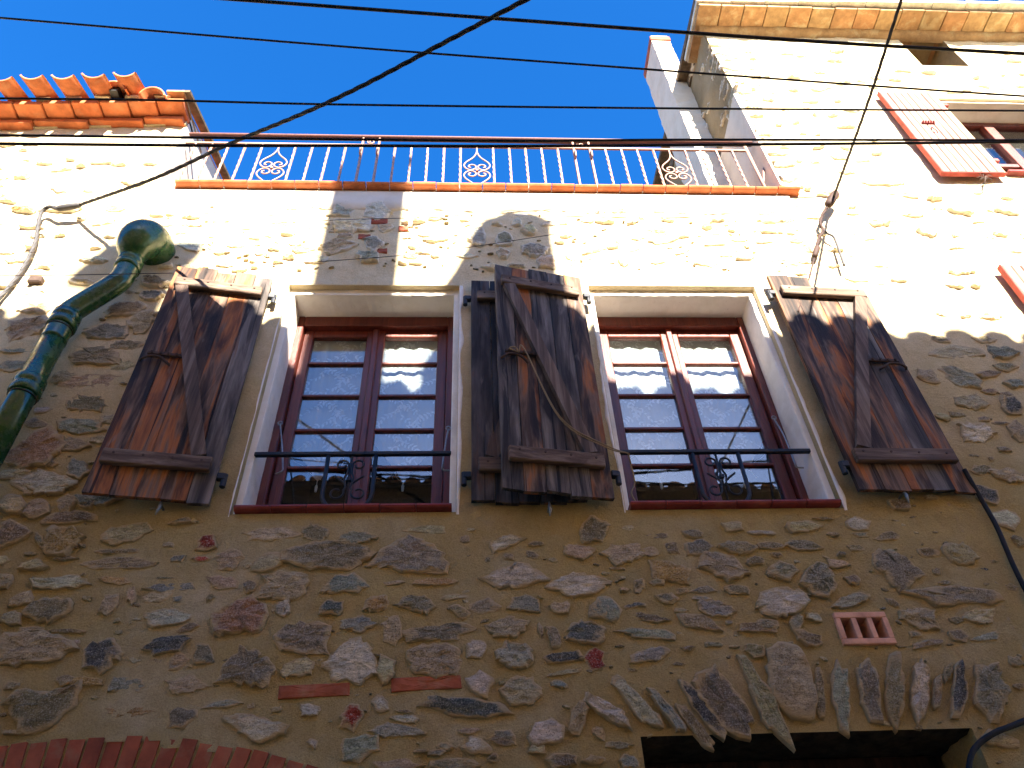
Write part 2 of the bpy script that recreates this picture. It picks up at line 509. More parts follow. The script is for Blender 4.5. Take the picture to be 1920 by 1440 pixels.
# ------------------------------------------------------------------ wall sheets
def lines(a, b, step, extra):
    g = list(np.arange(math.ceil(a/step)*step, b, step))
    fixed = [a, b] + [e for e in extra if a < e < b]
    g = [q for q in g if min(abs(q-e) for e in fixed) > step*.45]
    return np.array(sorted(set(g+fixed)))
def wall_sheet(name, parent, x0, x1, z0, z1, step, holes, mat, circ=None, amp=1.0, side=None, zcoarse=None):
    xs = lines(x0, x1, step, [h[0] for h in holes]+[h[1] for h in holes])
    zs = lines(z0, z1, step, [h[2] for h in holes]+[h[3] for h in holes])
    if zcoarse is not None:
        zs = np.array([z0] + [z for z in zs if z >= zcoarse])
    X, Z = np.meshgrid(xs, zs)
    d = np.full(X.shape, 9.0)
    for a, b, c, e in holes:
        dx = np.maximum(np.maximum(a-X, X-b), 0); dz = np.maximum(np.maximum(c-Z, Z-e), 0)
        d = np.minimum(d, np.sqrt(dx*dx+dz*dz))
    fade = np.clip(d/.06, 0, 1)
    Y = -(fbm(X*1.3, Z*1.3, 2, 3)*.007 + fbm(X*6, Z*6, 2, 11)*.0060 + fbm(X*19, Z*19, 2, 29)*.0036)*fade*amp
    if side is None: V = np.stack([X, Y, Z], -1).reshape(-1, 3)
    else: V = np.stack([side+Y, X, Z], -1).reshape(-1, 3)
    nx, nz = len(xs), len(zs)
    F = []
    for j in range(nz-1):
        zc = (zs[j]+zs[j+1])/2
        for i in range(nx-1):
            xc = (xs[i]+xs[i+1])/2
            if any(a < xc < b and c < zc < e for a, b, c, e in holes): continue
            if circ and (xc-circ[0])**2+(zc-circ[1])**2 < circ[2]**2 and zc < circ[1]+circ[2]: continue
            k = j*nx+i
            F.append((k, k+1, k+nx+1, k+nx) if side is None else (k+nx, k+nx+1, k+1, k))
    me = bpy.data.meshes.new(name)
    me.from_pydata(V.tolist(), [], F)
    me.materials.append(mat)
    me.polygons.foreach_set('use_smooth', [True]*len(me.polygons))
    me.update()
    return place(name, me, parent)

# ------------------------------------------------------------------ stones
PAL = {'t': (.45,.37,.205), 'w': (.54,.485,.34), 'g': (.275,.265,.19), 'd': (.110,.110,.090), 'p': (.40,.30,.175), 'P': (.33,.19,.11),
       'b': (.26,.207,.115), 'o': (.42,.275,.10), 'u': (.25,.212,.135), 'R': (.32,.055,.03), 'K': (.36,.085,.045)}
def stone_mesh(Lg, t, seed, prot=None, brick=False, blunt=False):
    rn = random.Random(seed)
    big = Lg > .16
    n = 28 if big else 16
    k = rn.randint(5, 9) if not brick else 4
    cor = []
    for i in range(k):
        a = 2*math.pi*(i+rn.uniform(-.28, .28))/k
        e = 2.8
        r = 1/((abs(math.cos(a))**e+abs(math.sin(a))**e)**(1/e))*(rn.uniform(.88, 1.10) if blunt else rn.uniform(.66, 1.16))
        cor.append((r*math.cos(a), r*math.sin(a)))
    if brick: cor = [(-1,-1),(1,-.9),(.97,1),(-1.02,.94)]
    per = []
    segs = [math.dist((cor[i][0]*Lg, cor[i][1]*t), (cor[(i+1) % k][0]*Lg, cor[(i+1) % k][1]*t)) for i in range(k)]
    tot = sum(segs)
    cnt = [max(1, round(n*s/tot)) for s in segs]
    for i in range(k):
        p, q = cor[i], cor[(i+1) % k]
        for j in range(cnt[i]):
            u = j/cnt[i]
            w = 0 if brick else .085
            per.append((p[0]*(1-u)+q[0]*u+rn.uniform(-w, w), p[1]*(1-u)+q[1]*u+rn.uniform(-w*1.4, w*1.4)))
    n = len(per)
    P_ = prot if prot else min(.020, .006+.075*t)
    P_ *= rn.uniform(.75, 1.25)
    tx, tz = rn.uniform(-.3, .3), rn.uniform(-.35, .25)
    rings = [(1.0, -.014), (.985, .62*P_), (.91, .92*P_), (.68, 1.0*P_), (.36, 1.03*P_)] if big else [(1.0, -.012), (.97, .65*P_), (.80, .95*P_), (.4, 1.02*P_)]
    vs = []; fs = []
    sd = seed % 997
    for ri, (f, h) in enumerate(rings):
        for (a, b) in per:
            x, z = a*f*Lg/2, b*f*t/2
            hh = h
            if ri:
                nn = float(fbm(np.array([x*34+sd*3.1]), np.array([z*52+sd*1.7]), 2, 5)[0])
                hh = h*(1+.42*nn + tx*a*f + tz*b*f)
            vs.append((x, -hh, z))
    for ri in range(len(rings)-1):
        for i in range(n):
            j = (i+1) % n
            fs.append((ri*n+i, ri*n+j, (ri+1)*n+j, (ri+1)*n+i))
    vs.append((0, -rings[-1][1]*1.03, 0))
    c = len(vs)-1; o = (len(rings)-1)*n
    for i in range(n): fs.append((o+i, o+(i+1) % n, c))
    mb = MB(); mb.v = vs; mb.f = fs
    mb.edge = [e for (f, h), e in zip(rings, (1.0, .9, .55, .1, 0) if big else (1.0, .85, .4, 0)) for _ in range(n)]+[0.0]
    return mb
def stone(name, parent, x, z, Lg, t, ang, code, seed, prot=None, y=0.0, rotz=0.0):
    rn = random.Random(seed*7+1)
    brick = code == 'K'
    sm_ = stone_mesh(Lg, t, seed, prot, brick, name == 'voussoir')
    me = sm_.mesh(name, M['brick'] if brick else M['stone'], smooth=not brick and rn.random() < .3)
    if not brick and len(me.vertices) == len(sm_.edge):
        me.attributes.new('edge', 'FLOAT', 'POINT').data.foreach_set('value', sm_.edge)
    c = PAL[code[0]]
    j = rn.uniform(.82, 1.18)*(1.30 if z > 5.3 and rotz == 0 else 1.0)  # stones in the sunlit upper zone get extra brightness in their own colour
    col = tuple(min(1, q*j*rn.uniform(.94, 1.06)) for q in c)
    return place(name, me, parent, (x, y, z), (0, -R(ang), rotz), color=(*col, 1))

STONES = "-1.99,3.83,0.228,0.108,6,sw;-2.1,3.719,0.107,0.098,-1,st;-1.986,3.701,0.117,0.101,36,st;-1.863,3.727,0.081,0.078,-1,sp;-1.733,3.742,0.199,0.079,-1,sg;-1.835,3.65,0.233,0.066,3,sb;-2.031,3.569,0.124,0.128,19,sb;-1.808,3.524,0.158,0.149,5,so;-1.532,3.551,0.272,0.089,12,st;-1.906,3.536,0.106,0.03,-56,sb;-1.343,3.497,0.052,0.03,-1,st;-1.55,3.47,0.203,0.023,1,sb;-1.922,3.465,0.051,0.018,-1,sb;-1.769,3.438,0.102,0.024,-1,sb;-1.523,3.41,0.339,0.054,-1,sb;-1.282,3.427,0.066,0.03,9,sg;-1.176,3.507,0.098,0.071,-4,sR;-1.174,3.427,0.082,0.026,-1,sR;-1.055,3.432,0.104,0.111,-1,sp;-0.891,3.409,0.113,0.09,-1,st;-0.907,3.548,0.222,0.074,-1,st;-1.891,3.406,0.118,0.068,-1,st;-2.025,3.437,0.051,0.04,-1,st;-1.75,3.317,0.24,0.071,-1,sw;-1.969,3.33,0.074,0.076,-1,st;-1.531,3.328,0.147,0.032,-7,so;-1.317,3.336,0.118,0.013,-1,sb;-1.657,3.358,0.025,0.015,-2,sb;-1.278,3.286,0.216,0.042,-1,sg;-1.317,3.245,0.109,0.053,11,st;-1.426,3.256,0.077,0.035,-73,sp;-1.064,3.315,0.126,0.067,-1,sp;-0.945,3.289,0.071,0.047,-55,sb;-0.801,3.282,0.211,0.123,-1,st;-0.786,3.189,0.074,0.057,-81,sw;-1.878,3.246,0.101,0.061,18,st;-1.727,3.198,0.186,0.116,-1,sb;-1.509,3.221,0.089,0.091,-1,st;-1.102,3.241,0.033,0.037,-2,sb;-1.232,3.234,0.057,0.037,-1,sg;-1.243,3.153,0.265,0.083,8,sw;-0.963,3.148,0.221,0.159,-1,sP;-1.155,3.107,0.085,0.036,7,sb;-1.205,3.04,0.182,0.07,8,sd;-1.878,3.165,0.104,0.053,-1,st;-1.77,3.111,0.111,0.022,-1,sp;-1.65,3.104,0.206,0.017,-1,sb;-1.761,3.026,0.294,0.124,-1,sp;-1.585,3.052,0.031,0.026,0,sp;-1.468,3.004,0.18,0.177,23,sd;-1.059,2.987,0.102,0.075,-76,su;-1.162,2.965,0.07,0.074,-1,sp;-0.88,2.934,0.219,0.172,-11,su;-1.244,2.966,0.046,0.021,-1,sp;-1.325,2.916,0.038,0.016,-2,sp;-1.264,2.914,0.038,0.02,-2,su;-1.57,2.901,0.073,0.036,4,sb;-1.484,2.892,0.114,0.032,-2,so;-1.764,2.879,0.067,0.031,-1,sb;-1.328,2.873,0.145,0.059,-1,sg;-1.098,2.864,0.175,0.093,-1,st;-1.611,2.799,0.259,0.142,7,sb;-1.282,2.769,0.171,0.044,-1,so;-1.091,2.746,0.096,0.07,-1,su;-0.953,2.791,0.128,0.038,-1,sg;-0.843,2.785,0.03,0.019,-2,sp;-0.809,2.702,0.25,0.076,-15,sw;-0.746,2.767,0.045,0.023,-1,st;-1.675,2.709,0.109,0.021,-2,sp;-0.704,3.551,0.157,0.076,-10,sb;-0.52,3.529,0.176,0.076,-7,sg;-0.209,3.564,0.202,0.04,-1,st;-0.262,3.434,0.329,0.177,-4,su;-0.639,3.431,0.353,0.122,3,sb;-0.003,3.561,0.051,0.02,-1,st;-0.032,3.512,0.042,0.039,-1,sp;0.148,3.486,0.164,0.066,22,sw;0.29,3.481,0.076,0.025,-1,sb;0.562,3.538,0.151,0.118,77,sb;0.27,3.426,0.074,0.043,-1,sb;0.162,3.414,0.058,0.038,-1,sp;0.067,3.401,0.033,0.028,0,sb;0.475,3.437,0.14,0.067,-13,sp;0.154,3.308,0.307,0.134,5,sw;0.467,3.271,0.254,0.097,8,sw;-0.536,3.298,0.213,0.102,-1,sg;-0.338,3.294,0.079,0.022,4,sp;-0.159,3.296,0.16,0.035,-1,so;-0.585,3.186,0.131,0.076,-1,sd;-0.397,3.2,0.116,0.094,-1,so;-0.23,3.197,0.173,0.09,-6,su;-0.078,3.224,0.11,0.026,4,st;-0.05,3.155,0.112,0.049,-33,sb;0.048,3.179,0.118,0.064,-1,su;0.229,3.184,0.15,0.073,-1,sg;0.37,3.169,0.087,0.051,-1,st;0.542,3.153,0.095,0.079,83,sg;-0.677,3.057,0.228,0.132,-7,su;-0.473,3.105,0.158,0.065,2,sg;-0.327,3.078,0.113,0.083,-86,sp;-0.136,3.066,0.272,0.073,2,su;0.154,3.085,0.185,0.09,9,st;0.469,3.054,0.167,0.098,-10,sd;0.284,3.066,0.064,0.031,-75,st;0.34,3.041,0.087,0.054,-80,sb;-0.472,2.948,0.201,0.163,9,sw;-0.337,2.915,0.105,0.08,-86,st;-0.163,2.949,0.231,0.115,-6,sp;0.023,2.987,0.082,0.078,-1,sw;0.172,2.961,0.173,0.132,-1,sg;0.371,2.949,0.144,0.038,4,sd;0.494,2.939,0.075,0.074,-1,sR;-0.68,2.926,0.155,0.074,-6,st;-0.61,2.836,0.237,0.044,1,sK;-0.178,2.855,0.239,0.047,1,sK;0.037,2.851,0.123,0.11,14,sw;0.189,2.822,0.152,0.117,-11,st;0.377,2.888,0.149,0.022,7,st;0.343,2.84,0.059,0.033,-2,sg;-0.352,2.78,0.075,0.056,-85,sw;-0.457,2.737,0.105,0.09,-2,sR;-0.014,2.748,0.335,0.076,-6,sd;-0.262,2.75,0.071,0.02,-2,sb;-0.246,2.722,0.12,0.028,-4,sw;-0.616,2.758,0.09,0.05,3,sw;-0.271,2.678,0.188,0.044,-4,sg;-0.414,2.622,0.13,0.091,-2,sg;-0.018,2.672,0.083,0.024,-1,sp;0.125,2.642,0.084,0.053,-1,sg;0.01,2.615,0.096,0.066,-2,sw;-0.103,2.617,0.055,0.023,-1,sg;-0.13,2.595,0.062,0.023,-2,sg;-0.192,2.603,0.055,0.011,-1,sb;0.28,2.665,0.127,0.101,13,sw;0.241,2.596,0.083,0.033,3,st;0.404,2.713,0.113,0.063,74,sp;0.482,2.764,0.104,0.052,-27,sw;0.334,2.557,0.117,0.045,-1,sb;0.476,2.653,0.049,0.048,-2,st;-0.277,2.56,0.175,0.039,-2,sp;-0.068,2.555,0.148,0.038,-2,su;0.075,2.571,0.047,0.027,18,sb;-0.589,2.64,0.043,0.031,-29,sw;0.717,3.429,0.284,0.103,8,st;0.64,3.35,0.075,0.013,-1,sb;0.902,3.445,0.076,0.067,-1,sb;1.021,3.448,0.132,0.094,8,su;0.845,3.51,0.112,0.039,-1,sb;1.008,3.527,0.095,0.04,-1,sb;0.723,3.556,0.068,0.03,-1,st;1.215,3.56,0.096,0.045,-1,st;1.214,3.45,0.153,0.063,-1,su;1.342,3.526,0.114,0.025,-1,sw;0.873,3.333,0.168,0.105,-18,so;0.81,3.279,0.067,0.035,10,sb;1.119,3.352,0.214,0.108,-19,sp;1.273,3.378,0.084,0.036,8,sb;0.722,3.267,0.064,0.048,81,sb;0.999,3.24,0.122,0.048,-1,su;0.848,3.199,0.113,0.056,-1,sb;0.908,3.235,0.068,0.025,14,sb;0.994,3.2,0.097,0.021,-1,sg;1.154,3.237,0.112,0.036,-7,su;0.687,3.171,0.09,0.03,7,sd;0.57,3.152,0.135,0.102,-1,sg;1.039,3.148,0.187,0.066,-10,sg;0.891,3.146,0.056,0.026,-1,sb;0.75,3.115,0.14,0.038,-4,sb;0.955,3.09,0.176,0.069,-12,sb;1.212,3.068,0.198,0.049,-1,sb;0.746,3.042,0.246,0.045,-3,sg;1.085,3.088,0.031,0.021,-2,sb;0.996,2.991,0.071,0.024,2,sb;0.716,2.953,0.17,0.053,7,sg;0.834,2.912,0.061,0.015,-1,sb;0.642,2.892,0.045,0.015,-1,sb;0.519,2.742,0.199,0.056,-36,vw;0.642,2.764,0.271,0.066,-53,vw;0.754,2.737,0.22,0.043,-58,vg;0.845,2.685,0.193,0.043,-59,vb;0.885,2.755,0.266,0.051,-63,vd;0.985,2.76,0.329,0.128,-61,vu;1.142,2.778,0.403,0.08,-75,vt;1.164,2.964,0.079,0.051,-24,sb;0.547,2.604,0.118,0.039,-4,sb;0.581,2.545,0.069,0.045,-2,sg;0.476,2.656,0.035,0.033,-2,st;1.273,2.845,0.329,0.155,87,vp;1.818,3.567,0.098,0.072,-1,sw;1.801,3.506,0.079,0.025,-1,sg;1.94,3.499,0.128,0.041,14,sb;1.535,3.555,0.158,0.061,-1,st;1.68,3.513,0.062,0.025,-1,sb;1.664,3.6,0.098,0.014,-1,sb;1.517,3.456,0.147,0.063,-1,su;1.365,3.453,0.12,0.038,-1,sb;1.769,3.442,0.095,0.039,-1,sb;1.375,3.409,0.047,0.024,-1,sb;1.295,3.382,0.034,0.028,0,su;1.68,3.409,0.043,0.019,-1,sb;1.382,3.329,0.117,0.083,-1,su;1.641,3.358,0.1,0.038,-6,sp;1.532,3.271,0.145,0.133,-89,su;1.681,3.278,0.067,0.05,-1,sb;1.921,3.329,0.205,0.195,-6,su;2.231,3.386,0.166,0.12,-7,st;2.083,3.408,0.096,0.038,-1,sb;1.336,3.185,0.231,0.121,2,sw;1.641,3.176,0.206,0.056,14,sg;1.822,3.164,0.066,0.043,-1,sb;2.105,3.185,0.365,0.087,-4,su;1.902,3.089,0.176,0.091,-10,st;2.185,3.088,0.153,0.066,4,st;2.095,3.257,0.05,0.027,-1,sb;2.079,3.308,0.044,0.037,85,sb;2.31,3.323,0.047,0.028,-1,sd;2.369,3.355,0.043,0.019,-1,sb;2.073,3.077,0.061,0.032,9,sb;2.041,3.007,0.08,0.049,-1,sb;2.175,3,0.149,0.03,10,sg;1.865,3.018,0.064,0.025,-1,sb;1.904,2.977,0.144,0.034,8,su;1.249,3.076,0.103,0.042,-1,sb;1.461,3.101,0.067,0.042,-18,sw;1.372,3.086,0.07,0.054,73,su;1.397,3.011,0.113,0.069,-30,sb;2.313,3.249,0.075,0.052,-19,sb;2.386,3.225,0.101,0.045,-1,sb;2.548,3.583,0.147,0.121,-7,sw;2.54,3.46,0.071,0.08,-1,sb;1.375,2.795,0.229,0.029,75,vb;1.455,2.785,0.288,0.058,75,vg;1.577,2.79,0.282,0.073,75,vu;1.681,2.803,0.336,0.057,68,vb;1.783,2.793,0.277,0.059,65,vw;1.848,2.784,0.164,0.027,64,vb;1.946,2.797,0.282,0.057,59,vd;1.933,2.854,0.096,0.027,59,sb;2.068,2.786,0.285,0.105,58,vu;2.198,2.791,0.053,0.026,15,sb;2.233,2.89,0.058,0.051,-12,sb;2.02,2.588,0.116,0.062,-1,st;-2.506,5.098,0.242,0.122,5,sp;-2.501,4.925,0.278,0.215,8,sp;-2.036,4.88,0.243,0.129,0,sg;-2.49,4.744,0.176,0.05,0,sg;-2.454,4.623,0.196,0.101,0,sg;-2.017,5.1,0.227,0.119,1,sp;-1.877,4.965,0.149,0.171,0,sp;-2.047,4.692,0.283,0.157,0,sb;-1.896,4.78,0.168,0.072,0,sb;-2.009,4.506,0.275,0.099,0,sp;-1.978,4.347,0.29,0.124,0,sb;-1.96,4.196,0.223,0.1,-4,sg;-2.122,4.055,0.263,0.226,14,sR2;-1.88,3.93,0.14,0.103,-7,sg;-2.153,3.893,0.173,0.079,-1,st;-2.013,3.846,0.244,0.123,-7,sw;-1.953,4.081,0.159,0.085,0,sp;-2.172,4.302,0.088,0.06,0,sw;-2.182,4.212,0.108,0.059,-1,sb;-1.773,3.736,0.07,0.075,-1,sd;-2.045,3.958,0.103,0.034,-1,sb;-1.9,5.222,0.154,0.082,0,sg;-1.922,5.348,0.17,0.106,0,sb;-2.169,4.539,0.138,0.099,0,st;-1.896,4.623,0.147,0.079,7,st;-2.206,4.709,0.106,0.07,0,sb;-2.545,4.851,0.107,0.055,0,sb;-1.822,4.24,0.098,0.06,0,sp;-1.845,4.109,0.096,0.05,-1,st;2.836,4.737,0.381,0.12,4,st;3.097,4.722,0.19,0.14,0,sg;2.916,4.555,0.199,0.058,14,sb;2.751,4.526,0.258,0.158,-12,sg;3.042,4.482,0.14,0.087,0,sg;2.564,4.541,0.14,0.146,0,sp;2.861,4.419,0.116,0.049,0,sb;2.953,4.4,0.095,0.035,0,sb;2.719,4.343,0.219,0.13,-7,sp;2.929,4.301,0.138,0.158,-7,sd;2.516,4.236,0.082,0.066,0,st;2.735,4.221,0.102,0.053,-1,sb;2.604,4.249,0.117,0.041,-7,sb;2.821,4.188,0.112,0.032,0,sb;2.642,4.112,0.258,0.174,-7,sw;2.883,4.13,0.111,0.142,-1,sp;2.743,4.012,0.079,0.043,-1,sb;2.556,3.97,0.078,0.03,-1,sb;2.645,3.952,0.039,0.03,-1,sb;3.055,4.615,0.143,0.076,0,sb;2.509,3.729,0.123,0.114,-21,sd;2.56,3.876,0.144,0.07,0,sb;2.677,3.84,0.172,0.115,0,st;2.762,4.848,0.136,0.073,0,sb;3.031,4.841,0.148,0.064,0,sb;-0.867,6.123,0.156,0.149,1,sg;-0.645,6.127,0.217,0.194,1,sw;-0.794,5.936,0.246,0.163,1,sw;-0.637,5.758,0.138,0.156,1,sg;-0.861,5.717,0.204,0.135,1,sp;-0.623,6,0.107,0.052,1,sK;-0.451,5.92,0.059,0.051,1,sK;-0.647,5.606,0.169,0.112,1,sg;-0.701,5.826,0.07,0.043,1,sK;-0.573,5.673,0.056,0.038,1,sK;-0.57,5.929,0.094,0.082,1,sp;-0.828,5.825,0.116,0.059,0,sb;0.221,5.809,0.118,0.139,1,su;0.033,5.827,0.141,0.179,0,sg;0.205,5.653,0.104,0.095,1,sp;-0.308,5.862,0.082,0.044,1,st;-0.255,6.048,0.108,0.038,1,sb;-1.139,5.752,0.091,0.048,1,st;-1.072,5.685,0.124,0.057,0,sb;-1.396,5.797,0.068,0.042,0,sb;-1.421,6.178,0.155,0.054,1,sb;-1.212,6.149,0.131,0.038,1,st;-1.266,5.969,0.14,0.061,1,sb;-1.495,5.728,0.123,0.048,1,st;-1.243,5.702,0.056,0.047,1,so;-1.347,5.654,0.067,0.056,1,sb;-1.59,5.651,0.077,0.034,1,st;-1.54,5.523,0.102,0.038,-7,sb;-0.347,5.714,0.14,0.041,-13,sb;-0.311,5.666,0.103,0.038,-8,sb;-0.388,5.618,0.079,0.042,0,so;-0.23,5.629,0.057,0.038,0,sb;-0.351,5.553,0.09,0.033,1,st;-1.827,5.94,0.084,0.042,-8,sb;-1.079,6.055,0.083,0.042,1,st;0.403,5.694,0.175,0.155,1,sg;0.476,5.562,0.137,0.112,1,sp;0.392,5.913,0.12,0.082,0,st;0.311,5.994,0.073,0.084,1,sw;1.282,5.824,0.209,0.094,16,sb;1,5.784,0.071,0.05,1,sb;0.787,5.679,0.151,0.036,19,sb;1.423,5.866,0.143,0.034,13,sb;1.617,5.972,0.075,0.063,1,so;1.376,5.686,0.117,0.043,19,sb;0.802,6.044,0.087,0.053,1,st;1.014,6.156,0.113,0.044,1,sb;1.276,5.926,0.073,0.046,1,sb;1.679,5.921,0.09,0.042,29,sb;2.083,6.087,0.178,0.13,1,st;2.185,6.045,0.211,0.029,23,sb;2.042,5.937,0.149,0.063,1,st;1.739,5.71,0.048,0.04,0,so;1.805,5.831,0.098,0.041,1,st;1.105,5.841,0.109,0.061,1,st;1.218,5.946,0.062,0.052,1,st;2.192,5.816,0.086,0.041,1,sb;0.641,5.62,0.073,0.055,-32,st;0.985,5.586,0.07,0.113,0,st"
SPEC = []
for s in STONES.split(';'):
    q = s.split(',')
    SPEC.append((*map(float, q[:5]), q[5][0], q[5][1:]))

# ------------------------------------------------------------------ the terrace house (middle)
mid = thing('stone_house', (0.05, 0, 0), 'rubble stone house with two shuttered windows under a railed roof terrace', 'house')
W1 = (-1.075, -.108, 3.69, 5.285)
W2 = (.757, 1.742, 3.69, 5.290)
LIP = .036
holes = [(W1[0]-LIP, W1[1]+LIP, W1[2]-.03, W1[3]+.045), (W2[0]-LIP, W2[1]+LIP, W2[2]-.03, W2[3]+.05), (.635, 1.93, 0.0, 2.635), (1.545, 1.755, 2.983, 3.110)]
ARC = (-1.36, .08, 2.60)         # brick arch circle: x, z, outer radius
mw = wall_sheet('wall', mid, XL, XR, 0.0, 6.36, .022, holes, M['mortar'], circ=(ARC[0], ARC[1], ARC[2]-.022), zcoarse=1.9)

rnd = random.Random(5)
side_L, side_R, placed = [], [], []
for i, (x, z, Lg, t, a, kind, code) in enumerate(SPEC):
    if code == 'R2': code = 'P'
    if x < XL: side_L.append((i, x, z, Lg, t, a, code)); continue
    if x > XR: side_R.append((i, x, z, Lg, t, a, code)); continue
    prot = None
    if kind == 'v': prot = .019; Lg *= 1.06; t *= 1.22; z -= .012
    else: Lg *= 1.16; t *= 1.2
    if z > 5.3: prot = min(.022, .008+.10*t)
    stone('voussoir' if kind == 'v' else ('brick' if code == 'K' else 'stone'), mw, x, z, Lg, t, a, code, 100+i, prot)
    placed.append((x, z, max(Lg, t)/2))
def free(x, z, r, lst, pad=.012):
    return all((x-a)**2+(z-b)**2 > (r*.8+c*.8+pad)**2 for a, b, c in lst)
def fill(parent, x0, x1, z0, z1, n, lst, avoid, seed, sizes=(.05, .19), prot=(.009, .024), codes='ttwwpbgo', wallname='stone'):
    rn = random.Random(seed); k = 0; tries = 0
    while k < n and tries < n*60:
        tries += 1
        x, z = rn.uniform(x0, x1), rn.uniform(z0, z1)
        Lg = rn.uniform(*sizes)*(1 if rn.random() < .8 else 1.5)
        t = Lg*rn.uniform(.22, .62)
        r = Lg/2
        if any(a-r*.9 < x < b+r*.9 and c-t*.6 < z < d+t*.6 for a, b, c, d in avoid): continue
        if not (x0+r < x < x1-r) or not free(x, z, r, lst): continue
        stone(wallname, parent, x, z, Lg, max(.014, t), rn.gauss(0, 7), rn.choice(codes), seed*1000+k, rn.uniform(*prot))
        lst.append((x, z, r)); k += 1
av_mid = [h for h in holes] + [(-1.25, -.95, 3.5, 5.45), (-.2, .05, 3.6, 5.45), (.55, .8, 3.6, 5.45), (1.7, 1.95, 3.6, 5.45),
          (-1.2, 0, 5.28, 5.48), (.65, 1.9, 5.30, 5.50), (-1.2, 1.9, 3.45, 3.70), (XL, XR, 6.10, 6.4), (-2.2, -.4, 0, 2.70), (-1.75, -1.2, 3.75, 5.2), (0.02, .62, 3.75, 5.2), (1.88, 2.4, 3.8, 5.1)]
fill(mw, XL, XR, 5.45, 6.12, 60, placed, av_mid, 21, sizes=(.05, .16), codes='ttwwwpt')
fill(mw, XL, XR, 2.55, 5.3, 30, placed, av_mid, 22, sizes=(.04, .11), codes='btpu')
# chips and gallets pressed into the joints, too small to tell apart
def chips(parent, n, x0, x1, z0, z1, lst, avoid, seed, code):
    rn = random.Random(seed); big_ = MB(); k = 0; tries = 0
    while k < n and tries < n*40:
        tries += 1
        x, z = rn.uniform(x0, x1), rn.uniform(z0, z1)
        s_ = rn.uniform(.014, .045)
        if any(a < x < b and c < z < d for a, b, c, d in avoid): continue
        if not all((x-a)**2+(z-b)**2 > (s_*.4+c*.62)**2 for a, b, c in lst): continue
        m_ = stone_mesh(s_, max(.008, s_*rn.uniform(.25, .6)), seed*977+k, rn.uniform(.004, .010))
        a_ = rn.gauss(0, .25); ca, sa = math.cos(a_), math.sin(a_)
        big_.add([(x+vx*ca-vz*sa, vy, z+vx*sa+vz*ca) for vx, vy, vz in m_.v], m_.f)
        k += 1
    place('stone_chips', big_.mesh('stone_chips', M['stone']), parent, color=(*PAL[code], 1), kind='stuff')
chips(mw, 260, XL, XR, 2.5, 6.1, placed, av_mid[:-3], 61, 'b')
chips(mw, 260, XL, XR, 2.5, 6.1, placed, av_mid[:-3], 62, 't')

# brick arch over the left doorway
R_out, R_in = ARC[2], ARC[2]-.225
nb = 0
a = -20.5
while a < 23.0:
    a0, a1 = R(a), R(a+1.22)
    jo = rnd.uniform(-.006, .005); ji = rnd.uniform(-.01, .01); py = rnd.uniform(-.016, -.006)
    mb = MB()
    pts = []
    for (rr, aa) in ((R_in+ji, a0), (R_in+ji, a1), (R_out+jo, a1), (R_out+jo, a0)):
        pts.append((ARC[0]+rr*math.sin(aa), ARC[1]+rr*math.cos(aa)))
    vs = [(x, py+rnd.uniform(-.002, .002), z) for x, z in pts]+[(x, .22, z) for x, z in pts]
    mb.add(vs, [(0,1,2,3),(4,7,6,5),(0,4,5,1),(1,5,6,2),(2,6,7,3),(3,7,4,0)])
    mb.build('brick', M['brick'], mw)
    a += 1.22+.28; nb += 1
mb = MB()          # mortar bed behind the arch bricks
seg = 30
for i in range(seg+1):
    aa = R(-21.5+45.5*i/seg)
    for rr in (R_in+.004, R_out-.004):
        for yy in (-.001, .215):
            mb.v.append((ARC[0]+rr*math.sin(aa), yy, ARC[1]+rr*math.cos(aa)))
for i in range(seg):
    k = i*4; j = k+4
    mb.f += [(k, j, j+2, k+2), (k, k+1, j+1, j), (k+2, j+2, j+3, k+3)]
mb.build('arch_mortar', M['mortar'], mid)
d0 = MB().box((-2.25, .225, 0), (-.55, .26, 2.46)).build('garage_door', M['door'], mid)
for i in range(10):
    MB().bbox((-2.24+i*.17, .20, .02), (-2.24+i*.17+.163, .224, 2.45), .004).build('plank', M['door'], d0)

# doorway lower right: deep soffit, jambs and a dark timber door
dx0, dx1, dz = .635, 1.93, 2.635
mb = MB()
nseg = 26
for i in range(nseg+1):
    x = dx0-.01+(dx1-dx0+.02)*i/nseg
    for j in range(9):
        y = -.001+.37*j/8
        mb.v.append((x, .002 if j == 0 else y, dz+.006 if j == 0 else dz-.006+.006*math.sin(i*1.9+j)+rnd.uniform(-.006, .002)))
for i in range(nseg):
    for j in range(8):
        k = i*9+j
        mb.f.append((k, k+1, k+10, k+9))
mb.build('door_soffit', M['dark_eave_and_shade'], mid, smooth=True, fix=False)  # dark colour painted in for the shade under the doorway head
for xx, nm in ((dx0, 'door_jamb'), (dx1, 'door_jamb')):
    mb = MB()
    for j in range(9):
        for q in range(40):
            mb.v.append((xx+rnd.uniform(-.006, .006)*(0 if j == 0 else 1), .36*j/8, q*2.68/39))
    for j in range(8):
        for q in range(39):
            k = j*40+q
            mb.f.append((k, k+1, k+41, k+40))
    mb.build(nm, M['mortar'], mid, smooth=True, fix=False)
dr = MB().box((dx0-.02, .33, 0), (dx1+.02, .37, 2.70)).build('door', M['door'], mid)
MB().bbox((dx0+.01, .27, 2.50), (dx1-.01, .329, 2.625), .006).build('door_head', M['door'], dr)
for i in range(8):
    w = (dx1-dx0-.02)/8
    MB().bbox((dx0+.01+i*w, .30, .02), (dx0+.01+i*w+w-.006, .328, 2.52), .004).build('plank', M['door'], dr)

